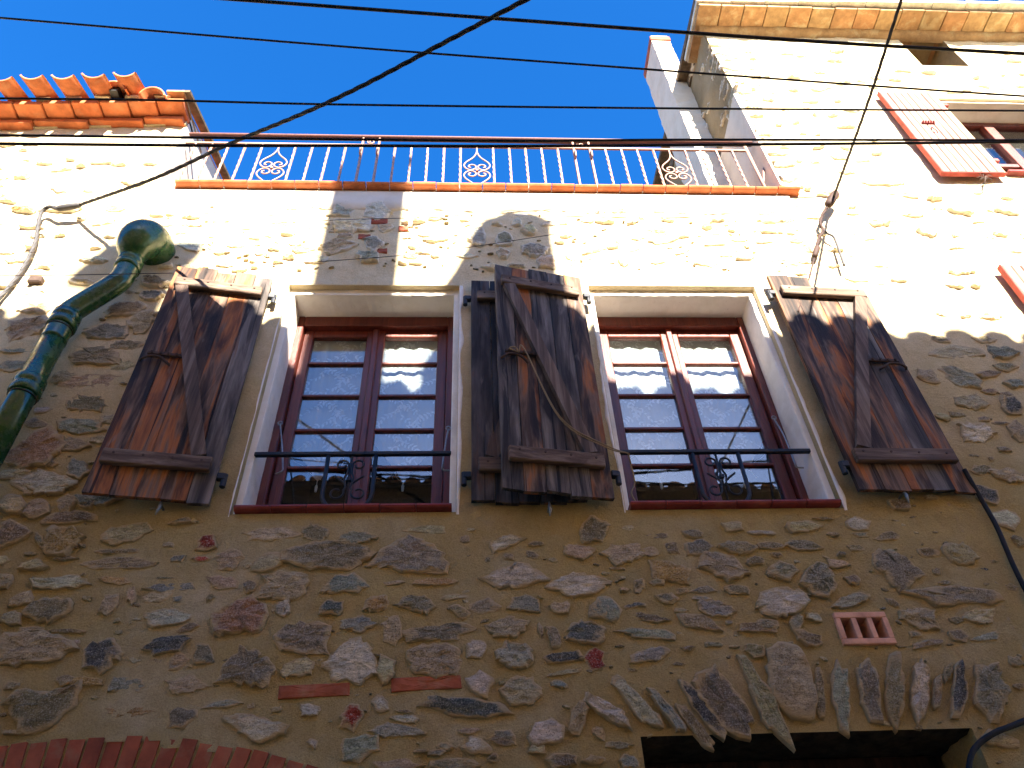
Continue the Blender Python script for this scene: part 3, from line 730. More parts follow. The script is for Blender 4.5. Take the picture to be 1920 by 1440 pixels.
# smooth plaster band under the coping, coping tiles and terrace floor
mb = MB()
n = 150
for i in range(n+1):
    x = XL+.05+(XR-XL-.06)*i/n
    b = 6.135+.012*math.sin(i*.23)+rnd.uniform(-.008, .008)
    for (yy, zz) in ((.01, b), (-.016, b+.008+rnd.uniform(0, .01)), (-.019+rnd.uniform(-.002, .002), 6.25), (-.018, 6.352)):
        mb.v.append((x, yy, zz))
for i in range(n):
    for j in range(3):
        k = i*4+j
        mb.f.append((k, k+4, k+5, k+1))
mb.build('plaster_band', M['offwhite'], mid, smooth=True, fix=False)
MB().box((XL+.06, .002, 6.10), (XR, .24, 6.358)).build('parapet', M['offwhite'], mid)
MB().box((XL, .2, 5.9), (XR, 7.0, 6.05)).build('terrace_floor', M['concrete'], mid)
cm = MB()
tw = .1635
x = -2.045; k = 0
bedm = MB().box((-2.04, -.012, 6.354), (XR-.001, .25, 6.366)).build('coping_bed', M['mortar'], mid)
while x < XR+.02:
    j = rnd.uniform(-.003, .003); zz = 6.367+rnd.uniform(-.002, .002)
    prof = [(.255, 0), (-.052, 0), (-.066, .004), (-.074, .013), (-.072, .023), (-.062, .029), (.255, .029)]
    mb = MB()
    xa, xb = x+.003, x+tw-.004
    cut = .05 if k == 0 else 0
    for q, (py, pz) in enumerate(prof):
        mb.v.append((xa-(cut*2.2 if (k == 0 and py > -.04) else 0)+ (0 if k else 0), py+j, zz+pz))
    for q, (py, pz) in enumerate(prof): mb.v.append((xb, py+j, zz+pz))
    m_ = len(prof)
    for q in range(m_): mb.f.append((q, (q+1) % m_, m_+(q+1) % m_, m_+q))
    mb.f += [tuple(range(m_)), tuple(range(2*m_-1, m_-1, -1))]
    mb.build('coping_tile', M['tile'], mid)
    MB().box((xb+.0005, -.030, zz-.004), (xb+.0065, -.004, zz+.012), .001).build('joint', M['offwhite'], bedm)
    x += tw; k += 1

# terracotta vent grille
vt = at(1618, 1180, -.006)
vx0, vx1, vz0, vz1 = 1.537, 1.763, 2.975, 3.118
vg = MB()
for a_, b_, c_, d_ in ((vx0, vx1, vz1-.026, vz1), (vx0, vx1, vz0, vz0+.026)):
    vg.bbox((a_, -.016, c_), (b_, .10, d_), .003)
bw = .022; gap = (vx1-vx0-4*bw)/3
for i in range(4):
    xx = vx0+i*(bw+gap)
    vg.bbox((xx, -.0155, vz0+.0262), (xx+bw, .10, vz1-.0262), .002)
vgo = vg.build('vent_grille', M['vent'], mid, label='pink terracotta vent grille with three slots')
MB().box((vx0+.003, .085, vz0+.003), (vx1-.003, .098, vz1-.003)).build('vent_back', M['black'], vgo)

# ------------------------------------------------------------------ windows of the terrace house
def window(W, label):
    x0, x1, z0, z1 = W
    win = bpy.data.objects.new('window', None); COL.objects.link(win); win.location = ((x0+x1)/2, .24, z0); _reg(win, win.location); _parent(win, mid)
    win.empty_display_size = .1
    win['label'] = label
    # white plaster border and reveals, uneven outer edge
    hx0, hx1, hz1 = x0-LIP, x1+LIP, z1+.05
    mb = MB()
    def strip(fn, n, rows):
        base = len(mb.v)
        for i in range(n+1):
            for r_ in range(rows): mb.v.append(fn(i/n, r_))
        for i in range(n):
            for r_ in range(rows-1):
                k = base+i*rows+r_
                mb.f.append((k, k+rows, k+rows+1, k+1))
    w_ = lambda s: rnd.uniform(-s, s)
    for sx, xo, xi in ((-1, hx0, x0), (1, hx1, x1)):
        def fs_(t, r_, xo=xo, xi=xi, sx=sx):
            z = z0-.03+(z1+.052-z0+.03)*t
            P_ = [(xo+sx*.001, .000, z), (xo, .040+w_(.003), z), (xi+sx*.004+w_(.0025), .041, z), (xi, .048+w_(.002), z), (xi+w_(.002), .13, z), (xi, .32, z)]
            q = P_[r_]
            return (q[0], q[1], min(q[2], z1-.0 if r_ > 2 else 99))
        strip(fs_, 40, 6)
    def fs_(t, r_):
        x = hx0+(hx1-hx0)*t
        P_ = [(x, .000, hz1+.001), (x, .042+w_(.003), hz1), (x, .042, z1+.004+w_(.002)), (x, .050+w_(.003), z1), (x, .13, z1+w_(.002)), (x, .32, z1)]
        return P_[r_]
    strip(fs_, 40, 6)
    rv = mb.build('reveal', M['white'], win, smooth=False, fix=False)
    # ochre underside of the thick render above the opening
    MB().box((hx0+.001, -.0005, hz1-.0035), (hx1-.001, .040, hz1-.0005)).build('lintel_edge', M['mortar'], win)
    for xa, xb in ((hx0+.0005, hx0+.003), (hx1-.003, hx1-.0005)):
        MB().box((xa, -.0004, z0-.03), (xb, .038, hz1-.004)).build('jamb_edge', M['mortar'], win)
    for sx, xo in ((-1, hx0), (1, hx1)):
        mb2 = MB(); n_ = 90
        for i in range(n_+1):
            z = z0-.045+(hz1-.01-z0+.045)*i/n_
            wd = max(.002, .011+.012*float(fbm(np.array([z*5.0+sx*9+x0*3]), np.array([sx*3.3]), 4, 7)[0]))
            if sx > 0: wd += .006
            mb2.v += [(xo-sx*.002, .004, z), (xo, -.0035, z), (xo+sx*wd*.8, -.0042, z), (xo+sx*wd, .004, z)]
        for i in range(n_):
            for j in range(3):
                k = i*4+j; mb2.f.append((k, k+4, k+5, k+1))
        mb2.build('limewash_edge', M['white'], win, smooth=True, fix=False)
    # sill of red painted tiles
    n = 6; tw_ = (x1-x0+.03)/n
    for i in range(n):
        xa = x0-.012+i*tw_
        mb = MB()
        prof = [(.22, .0), (-.020, .0), (-.034, .005), (-.040, .014), (-.036, .024), (-.026, .029), (.22, .029)]
        xb = xa+tw_-.004; dzz = rnd.uniform(-.0015, .0015); dy = rnd.uniform(-.002, .002)
        for py, pz in prof: mb.v.append((xa, py+dy, z0-.026+pz+dzz))
        for py, pz in prof: mb.v.append((xb, py+dy, z0-.026+pz+dzz))
        m_ = len(prof)
        for q in range(m_): mb.f.append((q, (q+1) % m_, m_+(q+1) % m_, m_+q))
        mb.f += [tuple(range(m_)), tuple(range(2*m_-1, m_-1, -1))]
        mb.build('sill_tile', M['sill'], win)
    MB().box((x0-.03, .002, z0-.034), (x1+.03, .22, z0-.027)).build('sill_bed', M['mortar'], win)
    # outer frame
    f0, f1 = .215, .300
    jw = .040
    mb = MB().bbox((x0-.002, f0, z0), (x0+jw, f1, z1+.002), .005); mb.build('frame_jamb', M['frame'], win)
    mb = MB().bbox((x1-jw, f0, z0), (x1+.002, f1, z1+.002), .005); mb.build('frame_jamb', M['frame'], win)
    MB().bbox((x0+jw, f0+.001, z1-.082), (x1-jw, f1, z1+.002), .005).build('frame_head', M['frame'], win)
    MB().bbox((x0+jw, f0+.001, z0), (x1-jw, f1, z0+.05), .005).build('frame_sill', M['frame'], win)
    # two casements of five panes each
    xm = (x0+x1)/2
    s0, s1 = .258, .300
    ztop = z1-.084; zbot = z0+.055
    panes_z = [z1-.143, 4.918, 4.652, 4.394, 4.134, z0+.15]
    for k, (xa, xb) in enumerate(((x0+jw+.002, xm-.003), (xm+.003, x1-jw-.002))):
        sw_o, sw_i = .060, .052
        wl, wr = (sw_o, sw_i) if k == 0 else (sw_i, sw_o)
        MB().bbox((xa, s0, zbot), (xa+wl, s1, ztop), .005).build('stile', M['frame'], win)
        MB().bbox((xb-wr, s0, zbot), (xb, s1, ztop), .005).build('stile', M['frame'], win)
        MB().bbox((xa+wl, s0+.001, panes_z[0]+.002), (xb-wr, s1, ztop), .005).build('top_rail', M['frame'], win)
        MB().bbox((xa+wl, s0+.001, zbot), (xb-wr, s1, panes_z[5]-.002), .005).build('bottom_rail', M['frame'], win)
        for q in range(1, 5):
            MB().bbox((xa+wl, s0+.004, panes_z[q]-.010), (xb-wr, s1-.004, panes_z[q]+.010), .004).build('glazing_bar', M['frame'], win)
        for q in range(5):
            za = panes_z[q+1]+(.011 if q < 4 else .0); zb = panes_z[q]-(.011 if q > 0 else .0)
            MB().box((xa+wl+.001, .279, za), (xb-wr-.001, .283, zb)).build('pane', M['glass'], win)
    MB().bbox((xm-.019, s0-.016, zbot), (xm+.019, s0-.0005, ztop+.004), .006).build('cover_strip', M['frame'], win)
    # dark room behind
    r = MB()
    X0, X1, Y0, Y1, Z0, Z1 = x0-.35, x1+.25, .315, 2.6, 2.9, 5.75
    r.add([(X0,Y0,Z0),(X1,Y0,Z0),(X1,Y1,Z0),(X0,Y1,Z0),(X0,Y0,Z1),(X1,Y0,Z1),(X1,Y1,Z1),(X0,Y1,Z1)],
          [(0,1,2,3),(4,7,6,5),(1,5,6,2),(2,6,7,3),(3,7,4,0)])
    # front of the room round the opening
    r.add([(X0,Y0,Z0),(x0,Y0,Z0),(x0,Y0,Z1),(X0,Y0,Z1),(x1,Y0,Z0),(X1,Y0,Z0),(X1,Y0,Z1),(x1,Y0,Z1),(x0,Y0,z1),(x1,Y0,z1),(x0,Y0,z0),(x1,Y0,z0)],
          [(0,1,2,3),(4,5,6,7),(8,9,7,2),(1,4,11,10)])
    r.build('room', M['dark'], win, fix=False)
    return win
window(W1, 'left window of the terrace house')
window(W2, 'right window of the terrace house')

# wall irons that hold the shutters open
for (px, py, c) in ((300, 960, 'grey_metal'), (1030, 962, 'grey_metal'), (1695, 938, 'grey_metal')):
    p = at(px, py, -.03)
    mb = MB().tube([(p.x, .02, p.z+.03), (p.x, -.05, p.z+.03), (p.x, -.055, p.z+.02)], .006, 8)
    mb.tube([(p.x, -.054, p.z+.045), (p.x+.004, -.056, p.z+.01), (p.x-.002, -.060, p.z-.035)], [.004, .009, .003], 8)
    mb.build('shutter_catch', M[c], mid, smooth=True)

# ------------------------------------------------------------------ the left house
lh = thing('stone_house', (-4.0, 0, 0), 'low stone house at the left with a brick eave of red clay tiles', 'house')
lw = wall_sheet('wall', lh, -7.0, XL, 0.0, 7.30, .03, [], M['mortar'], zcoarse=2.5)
pl = []
for (i, x, z, Lg, t, a, code) in side_L:
    stone('stone', lw, x, z, Lg, t, a, code, 100+i); pl.append((x, z, max(Lg, t)/2))
fill(lw, -4.3, XL, 4.2, 7.12, 150, pl, [(-3.1, XL, 6.75, 7.3)], 31, sizes=(.05, .22), prot=(.011, .028), codes='ttwwwpo')
# side wall above the terrace
def zL(x): return 7.27+.08*(x-XL)
SL = .39
mb = MB().add([(XL, 0, 5.0), (XL, 5, 5.0), (XL, 5, 7.40+SL*5), (XL, 0, 7.40)], [(0,1,2,3)])
mb.build('side_wall', M['offwhite'], lh)
EZ = .0
x = XL-.02; k = 0
while x > -4.6:            # lower brick course of the eave
    w = .40 if k else .30
    z = zL(x-w/2)+rnd.uniform(-.004, .004)
    MB().bbox((x-w+.008, -.065+rnd.uniform(-.006, .004), z), (x, .12, z+.047), .005).build('eave_brick', M['tile'], lh)
    x -= w; k += 1
x = XL+.0; k = 0
while x > -4.6:            # upper course, reaching further out
    w = .205
    z = zL(x-w/2)+.052+rnd.uniform(-.003, .003)
    MB().bbox((x-w+.006, -.185+rnd.uniform(-.005, .004), z), (x, .12, z+.045), .005).build('eave_brick', M['tile'], lh)
    x -= w; k += 1
MB().add([(XL-.01, -.02, zL(XL)+.001), (-4.6, -.02, zL(-4.6)+.001), (-4.6, .12, zL(-4.6)+.001), (XL-.01, .12, zL(XL)+.001),
          (XL-.01, -.02, zL(XL)+.10), (-4.6, -.02, zL(-4.6)+.10), (-4.6, .12, zL(-4.6)+.10), (XL-.01, .12, zL(XL)+.10)],
         [(0,1,2,3),(4,5,6,7),(0,1,5,4),(1,2,6,5),(2,3,7,6),(3,0,4,7)]).build('eave_mortar', M['mortar'], lh)
def canal(conc, ln, r0, r1, th=.013, arc=150, n=10):
    """half-round clay roof tile along +y, opening up (trough) or down (cover)"""
    mb = MB(); s = 1 if conc else -1
    for e, (y, r_) in enumerate(((0, r0), (ln, r1))):
        for rr in (r_, r_-th):
            for i in range(n+1):
                a_ = R(-arc/2+arc*i/n)
                mb.v.append((rr*math.sin(a_), y, s*(r_*math.cos(R(arc/2)) - rr*math.cos(a_)) if conc else rr*math.cos(a_)-r_*math.cos(R(arc/2))))
    m_ = n+1
    for i in range(n):
        o0, i0, o1, i1 = i, m_+i, 2*m_+i, 3*m_+i
        mb.f += [(o0, o0+1, o1+1, o1), (i0, i1, i1+1, i0+1), (o0, i0, i0+1, o0+1), (o1, o1+1, i1+1, i1)]
    for i in (0, n): mb.f.append((i, 2*m_+i, 3*m_+i, m_+i))
    return mb
trough = canal(True, 1.2, .108, .108, arc=108).mesh('roof_tile', M['tile'], True)
cover = canal(False, 1.2, .105, .105, arc=150).mesh('roof_tile', M['tile'], True)
rl = MB().add([(XL, -.12, zL(XL)+.10), (-6.5, -.12, zL(-6.5)+.10), (-6.5, 5, zL(-6.5)+.10+5.12*SL), (XL, 5, zL(XL)+.10+5.12*SL)], [(0,1,2,3)]).build('roof', M['tile'], lh)
tilt = math.atan(SL)
for i in range(10):
    x = -2.585-.215*i
    dz_ = .02 if i == 0 else 0
    place('roof_tile', trough, rl, (x, -.375+rnd.uniform(-.01, .01), zL(x)+.100+dz_), (tilt, 0, rnd.uniform(-.03, .03)))
for i in range(10):
    x = -2.48-.215*i
    yy = {0: -.24, 1: -.27}.get(i, -.02)
    zz = {0: .10, 1: .15}.get(i, .19)
    place('roof_tile', cover, rl, (x if i else x+.07, yy, zL(x)+zz+(yy+.02)*SL*.6), (tilt, 0, rnd.uniform(-.03, .03)))
mb = MB()
for q in range(5):
    x = -2.30-.215*q-.06
    z = zL(x)+.102
    mb.box((x-.055, -.20, z-.004), (x+.05, -.10, z+.022), .008)
mb.build('bedding_mortar', M['mortar'], lh)
MB().bbox((XL-.13, -.225, 7.385), (XL+.005, .30, 7.41), .003).build('corner_tile', M['soffit'], lh)
# verge boards rising with the roof
mb = MB()
for (y, z) in ((-.22, 7.39), (5, 7.39+SL*5.22)):
    mb.v += [(XL-.02, y, z), (XL+.045, y, z), (XL+.045, y, z+.03), (XL-.02, y, z+.03)]
mb.f = [(0,1,2,3),(7,6,5,4),(0,4,5,1),(1,5,6,2),(2,6,7,3),(3,7,4,0)]
mb.build('verge', M['verge'], lh)
# black gutter end poking between the tiles
MB().box((-2.735, -.245, zL(-2.7)+.11), (-2.675, -.05, zL(-2.7)+.18)).build('membrane', M['black'], lh)

# ------------------------------------------------------------------ the right house
rh = thing('stone_house', (4.2, 0, 0), 'tall stone house at the right with plank shutters and a tiled eave', 'house')
WU = (4.12, 5.05, 6.72, 7.90)
WA = (4.26, 4.72, 8.66, 9.30)
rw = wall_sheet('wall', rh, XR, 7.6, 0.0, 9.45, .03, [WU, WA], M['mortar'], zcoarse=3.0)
pr_ = []
for (i, x, z, Lg, t, a, code) in side_R:
    stone('stone', rw, x, z, Lg, t, a, code, 100+i, None if z < 5 else .022); pr_.append((x, z, max(Lg, t)/2))
fill(rw, XR, 5.9, 5.0, 8.95, 190, pr_, [(3.4, 4.1, 6.5, 8.1), (4.05, 5.1, 6.6, 8.0), (4.15, 4.8, 8.55, 9.3), (3.4, 4.1, 3.9, 5.6)], 41, sizes=(.05, .22), prot=(.011, .028), codes='ttwwwpt')
# quoins wrap the corner
for q in range(17):
    z = 6.5+q*.155+rnd.uniform(-.03, .03)
    if z > 9.0: break
    stone('quoin', rw, XR+.075, z, rnd.uniform(.14, .24), rnd.uniform(.06, .11), rnd.uniform(-5, 5), rnd.choice('ttww'), 5100+q, .018)
    stone('quoin', rw, XR+.012, z+.02, rnd.uniform(.18, .30), rnd.uniform(.09, .14), rnd.uniform(-5, 5), rnd.choice('ttbw'), 5200+q, .018, y=.10, rotz=-math.pi/2)
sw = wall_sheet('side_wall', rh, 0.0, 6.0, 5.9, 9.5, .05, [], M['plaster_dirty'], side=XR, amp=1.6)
fill_sd = random.Random(77)
for q in range(46):
    yy = fill_sd.uniform(.15, 2.6); zz = fill_sd.uniform(8.1, 9.4)
    stone('stone', sw, XR, zz, fill_sd.uniform(.08, .24), fill_sd.uniform(.04, .10), fill_sd.gauss(0, 6), fill_sd.choice('tbbgu'), 6100+q, .02, y=yy, rotz=-math.pi/2)
mb = MB()                  # pale render on the lower side wall
ny = 60
for i in range(ny+1):
    y = -.012+4.2*i/ny
    mb.v += [(XR-.022, y, 5.95), (XR-.024, y, 7.9+rnd.uniform(-.01, .01)+.12*max(0, .5-y)), (XR+.02, y, 7.93+.12*max(0, .5-y))]
for i in range(ny):
    for j in range(2):
        k = i*3+j
        mb.f.append((k, k+1, k+4, k+3))
mb.f.append((0, 1, 2))
mb.build('render_band', M['stack'], rh, fix=False)
# chimney stack against the side wall
ch = MB()
sx0, sx1, sy0, sy1, sz0, sz1 = 2.085, 2.297, .58, 1.02, 5.95, 10.55
rows = 60
for j in range(rows+1):
    z = sz0+(sz1-sz0)*j/rows
    e = .006
    for (x, y) in ((sx0, sy0), (sx1, sy0), (sx1, sy1), (sx0, sy1)):
        ch.v.append((x+rnd.uniform(-e, e), y+rnd.uniform(-e, e), z))
for j in range(rows):
    for i in range(4):
        k = j*4+i; k2 = j*4+(i+1) % 4
        ch.f.append((k, k2, k2+4, k+4))
ch.f.append((rows*4, rows*4+1, rows*4+2, rows*4+3))
cho = ch.build('chimney', M['stack'], rh, label='white plastered chimney stack with terracotta cap')
MB().bbox((sx0-.012, sy0-.012, sz1), (sx1+.012, sy1+.012, sz1+.10), .008).build('chimney_cap', M['brick'], cho)
MB().bbox((sx0+.0, sy0-.002, sz1+.10), (sx1, sy1, sz1+.14), .012).build('cap_mortar', M['offwhite'], cho)
# eave: mortar bed, soffit tiles, pale upper course
def zR(x): return 9.30
mb = MB()
n = 60
for i in range(n+1):
    x = XR-.06+5.2*i/n
    z = zR(x)
    mb.v += [(x, .02, z-.055+rnd.uniform(-.012, .012)), (x, -.035+rnd.uniform(-.008, .008), z-.045), (x, -.075+rnd.uniform(-.006, .006), z-.008), (x, -.075, z+.02)]
for i in range(n):
    for j in range(3):
        k = i*4+j
        mb.f.append((k, k+4, k+5, k+1))
mb.build('eave_mortar', M['soffit'], rh, smooth=True, fix=False)
x = XR-.10; k = 0
while x < 6.6:
    w = .225
    z = zR(x+w/2)+rnd.uniform(-.004, .004)
    mb = MB().bbox((x, -.262+rnd.uniform(-.005, .005), z), (x+w-.008, .3, z+.04), .004)
    mb.build('soffit_tile', M['soffit'], rh)
    x += w; k += 1
x = XR-.12
while x < 6.6:
    w = .335
    z = zR(x+w/2)+.046
    MB().bbox((x, -.296-.015*(x-2.3)+rnd.uniform(-.003, .003), z+rnd.uniform(-.002, .002)), (x+w-.005, .3, z+.05), .003).build('eave_tile', M['pale_tile'], rh)
    x += w
mb = MB()
for (y, dz_) in ((-.27, .10), (6.0, .10+.62)):
    for x in (XR-.12, 7.6): mb.v.append((x, y, zR(x)+dz_))
mb.v += [(v[0], v[1], v[2]+.06) for v in mb.v[:4]]
mb.f = [(0,1,3,2),(4,6,7,5),(0,4,5,1),(0,2,6,4),(1,5,7,3),(2,3,7,6)]
mb.build('roof', M['verge'], rh)
mb = MB()                   # underside boarding of the side verge
for (y, z) in ((-.33, 9.06+.10), (6.0, 9.06+.70)):
    mb.v += [(XR-.105, y, z+.30), (XR+.02, y, z+.30), (XR+.02, y, z+.36), (XR-.105, y, z+.36)]
mb.f = [(0,1,2,3),(7,6,5,4),(0,4,5,1),(1,5,6,2),(2,6,7,3),(3,7,4,0)]
mb.build('verge', M['verge'], rh)
MB().box((XR-.02, -.25, 9.36), (XR+.3, 6.0, 9.47)).build('verge_wall', M['verge'], rh)
# upper window of the right house
def plain_window(W, nm, mat_in, fy, bars=True):
    x0, x1, z0, z1 = W
    win = bpy.data.objects.new('window', None); COL.objects.link(win); win.location = ((x0+x1)/2, fy, z0); _reg(win, win.location); _parent(win, rh)
    win['label'] = nm
    mb = MB()
    for (a, b) in (((x0, z0), (x0, z1)), ((x0, z1), (x1, z1)), ((x1, z1), (x1, z0)), ((x1, z0), (x0, z0))):
        for (px, pz) in (a, b):
            mb.v += [(px, -.001, pz), (px, fy+.08, pz)]
        k = len(mb.v)-4
        mb.f.append((k, k+1, k+3, k+2))
    mb.build('reveal', mat_in, win, fix=False)
    MB().bbox((x0, fy, z0), (x0+.05, fy+.06, z1), .004).build('frame_jamb', M['frame'], win)
    MB().bbox((x1-.05, fy, z0), (x1, fy+.06, z1), .004).build('frame_jamb', M['frame'], win)
    MB().bbox((x0+.05, fy+.001, z1-.055), (x1-.05, fy+.06, z1), .004).build('frame_head', M['frame'], win)
    MB().bbox((x0+.05, fy+.001, z0), (x1-.05, fy+.06, z0+.06), .004).build('frame_sill', M['frame'], win)
    if bars:
        MB().bbox((x0+.05, fy+.002, z0+.36*(z1-z0)), (x1-.05, fy+.055, z0+.36*(z1-z0)+.05), .004).build('transom', M['frame'], win)
        xm = (x0+x1)/2
        MB().bbox((xm-.045, fy-.008, z0+.06), (xm+.045, fy+.06, z1-.055), .004).build('mullion', M['frame'], win)
    MB().box((x0+.05, fy+.03, z0+.06), (x1-.05, fy+.034, z1-.055)).build('pane', M['glass'], win)
    MB().box((x0-.1, fy+.09, z0-.1), (x1+.1, fy+.8, z1+.1)).build('room', M['dark'], win)
    return win
uw = plain_window(WU, 'upper window of the right house', M['offwhite'], .18)
MB().bbox((WU[0]-.05, -.030, WU[3]+.035), (WU[1]+.3, .01, WU[3]+.10), .008).build('lintel_band', M['offwhite'], uw)
MB().bbox((WU[0]-.02, -.045, WU[2]-.03), (WU[1]+.2, .17, WU[2]-.002), .006).build('sill', M['sill'], uw)
plain_window(WA, 'small attic window under the eave', M['plaster_dirty'], .26, bars=False)

# ------------------------------------------------------------------ the house across the street (seen in the panes, casts the shade)
oh = thing('opposite_house', (1.5, -4.7, 0), 'shaded house across the street whose tiled eave shows in the panes', 'house')
OY = -4.45                      # its street face
EY = -4.20                      # its eave edge
def zO(x): return 7.46-.030*(x+2.0)
MB().box((-9, -10.5, 0), (11, OY, 7.15)).build('wall', M['opp'], oh)
OS = .30
orf = MB().add([(-9, EY-.10, zO(-9)-.02), (11, EY-.10, zO(11)-.02), (11, -7.4, zO(11)+3.1*OS), (-9, -7.4, zO(-9)+3.1*OS), (11, -10.6, zO(11)), (-9, -10.6, zO(-9))],
         [(0,1,2,3), (3,2,4,5)]).build('roof', M['old_tile'], oh, fix=False)
mb = MB()
for i, (y, z) in enumerate(((OY, -.30), (OY+.13, -.30), (OY+.13, -.19), (EY-.02, -.10), (EY-.02, -.03), (OY-.05, -.03))):
    mb.v += [(-9, y, zO(-9)+z), (11, y, zO(11)+z)]
for i in range(5): mb.f.append((i*2, i*2+1, i*2+3, i*2+2))
mb.build('cornice', M['dark_eave_and_shade'], oh)
ocov = canal(False, 1.6, .098, .098, arc=170, n=8).mesh('roof_tile', M['old_tile'], True)
for i in range(58):
    x = -5.2+.235*i
    place('roof_tile', ocov, orf, (x, EY+.02+rnd.uniform(-.02, .02), zO(x)-.045+rnd.uniform(-.008, .008)), (math.atan(OS), 0, math.pi+rnd.uniform(-.04, .04)), )
for o in [c for c in orf.children]:
    o.rotation_euler = (-math.atan(OS), 0, math.pi+rnd.uniform(-.04, .04))
CY = -5.0
def chim(x0, x1, z1, nm, cap=None, CY=CY):
    mb = MB()
    mb.bbox((x0, CY-.5, 6.9), (x1, CY, z1), .03)
    o = mb.build('chimney', M['offwhite'], oh)
    if cap:
        MB().bbox(cap[0], cap[1], .02).build('chimney_cap', M['old_tile'], o)
    return o
sh = lambda x, z: (x+.20*5.0, z+.57*5.0)
a0, _ = sh(-.885, 0); a1, _ = sh(-.455, 0)
chim(a0, a1, 9.75, 'c', ((a0-.04, CY-.54, 9.75), (a1+.04, CY+.01, 9.85)))
b0, _ = sh(.03, 0); b1, zt = sh(.545, 6.03)
c2 = chim(b0+.06, b1, zt, 'c')
MB().add([(b0+.04, CY, zt), (b1+.02, CY, zt), (b1-.12, CY, zt+.10), (b0+.22, CY, zt+.12), (b0+.04, CY-.5, zt), (b1+.02, CY-.5, zt), (b1-.12, CY-.5, zt+.10), (b0+.22, CY-.5, zt+.12)],
         [(0,1,2,3),(7,6,5,4),(0,4,5,1),(1,5,6,2),(2,6,7,3),(3,7,4,0)]).build('chimney_cap', M['old_tile'], c2)
s0, z_s = sh(-.17, 5.34); s1, z_m = sh(-.08, 5.56); s2, z_t = sh(.10, 6.05)
MB().add([(s0, CY, 6.9), (b0+.07, CY, 6.9), (b0+.07, CY, z_t), (s2-.02, CY, z_t), (s1, CY, z_m), (s0, CY, z_s),
          (s0, CY-.4, 6.9), (b0+.07, CY-.4, 6.9), (b0+.07, CY-.4, z_t), (s2-.02, CY-.4, z_t), (s1, CY-.4, z_m), (s0, CY-.4, z_s)],
         [(0,1,2,3,4,5),(11,10,9,8,7,6),(0,6,7,1),(2,8,9,3),(3,9,10,4),(4,10,11,5),(5,11,6,0)]).build('chimney_shoulder', M['offwhite'], c2)
C3 = -8.0
d0_, d1_, zd = -2.22+1.6, -1.80+1.6, 5.60+.57*8.0
chim(d0_, d1_, zd, 'c', ((d0_-.10, C3-.6, zd), (d1_+.10, C3+.02, zd+.15)), CY=C3)
for (x0, z0, w, h) in ((-4.2, 4.3, .9, 1.4), (-1.6, 4.3, .9, 1.4), (1.3, 4.3, .9, 1.4), (4.1, 4.3, .9, 1.4), (-1.5, .1, 1.0, 2.2), (2.8, .1, 1.0, 2.2)):
    w_ = MB().bbox((x0-.04, OY-.02, z0-.04), (x0+w+.04, OY+.025, z0+h+.04), .004).build('window', M['frame'], oh)
    MB().box((x0+.04, OY+.026, z0+.04), (x0+w-.04, OY+.03, z0+h-.04)).build('pane', M['glass'], w_)

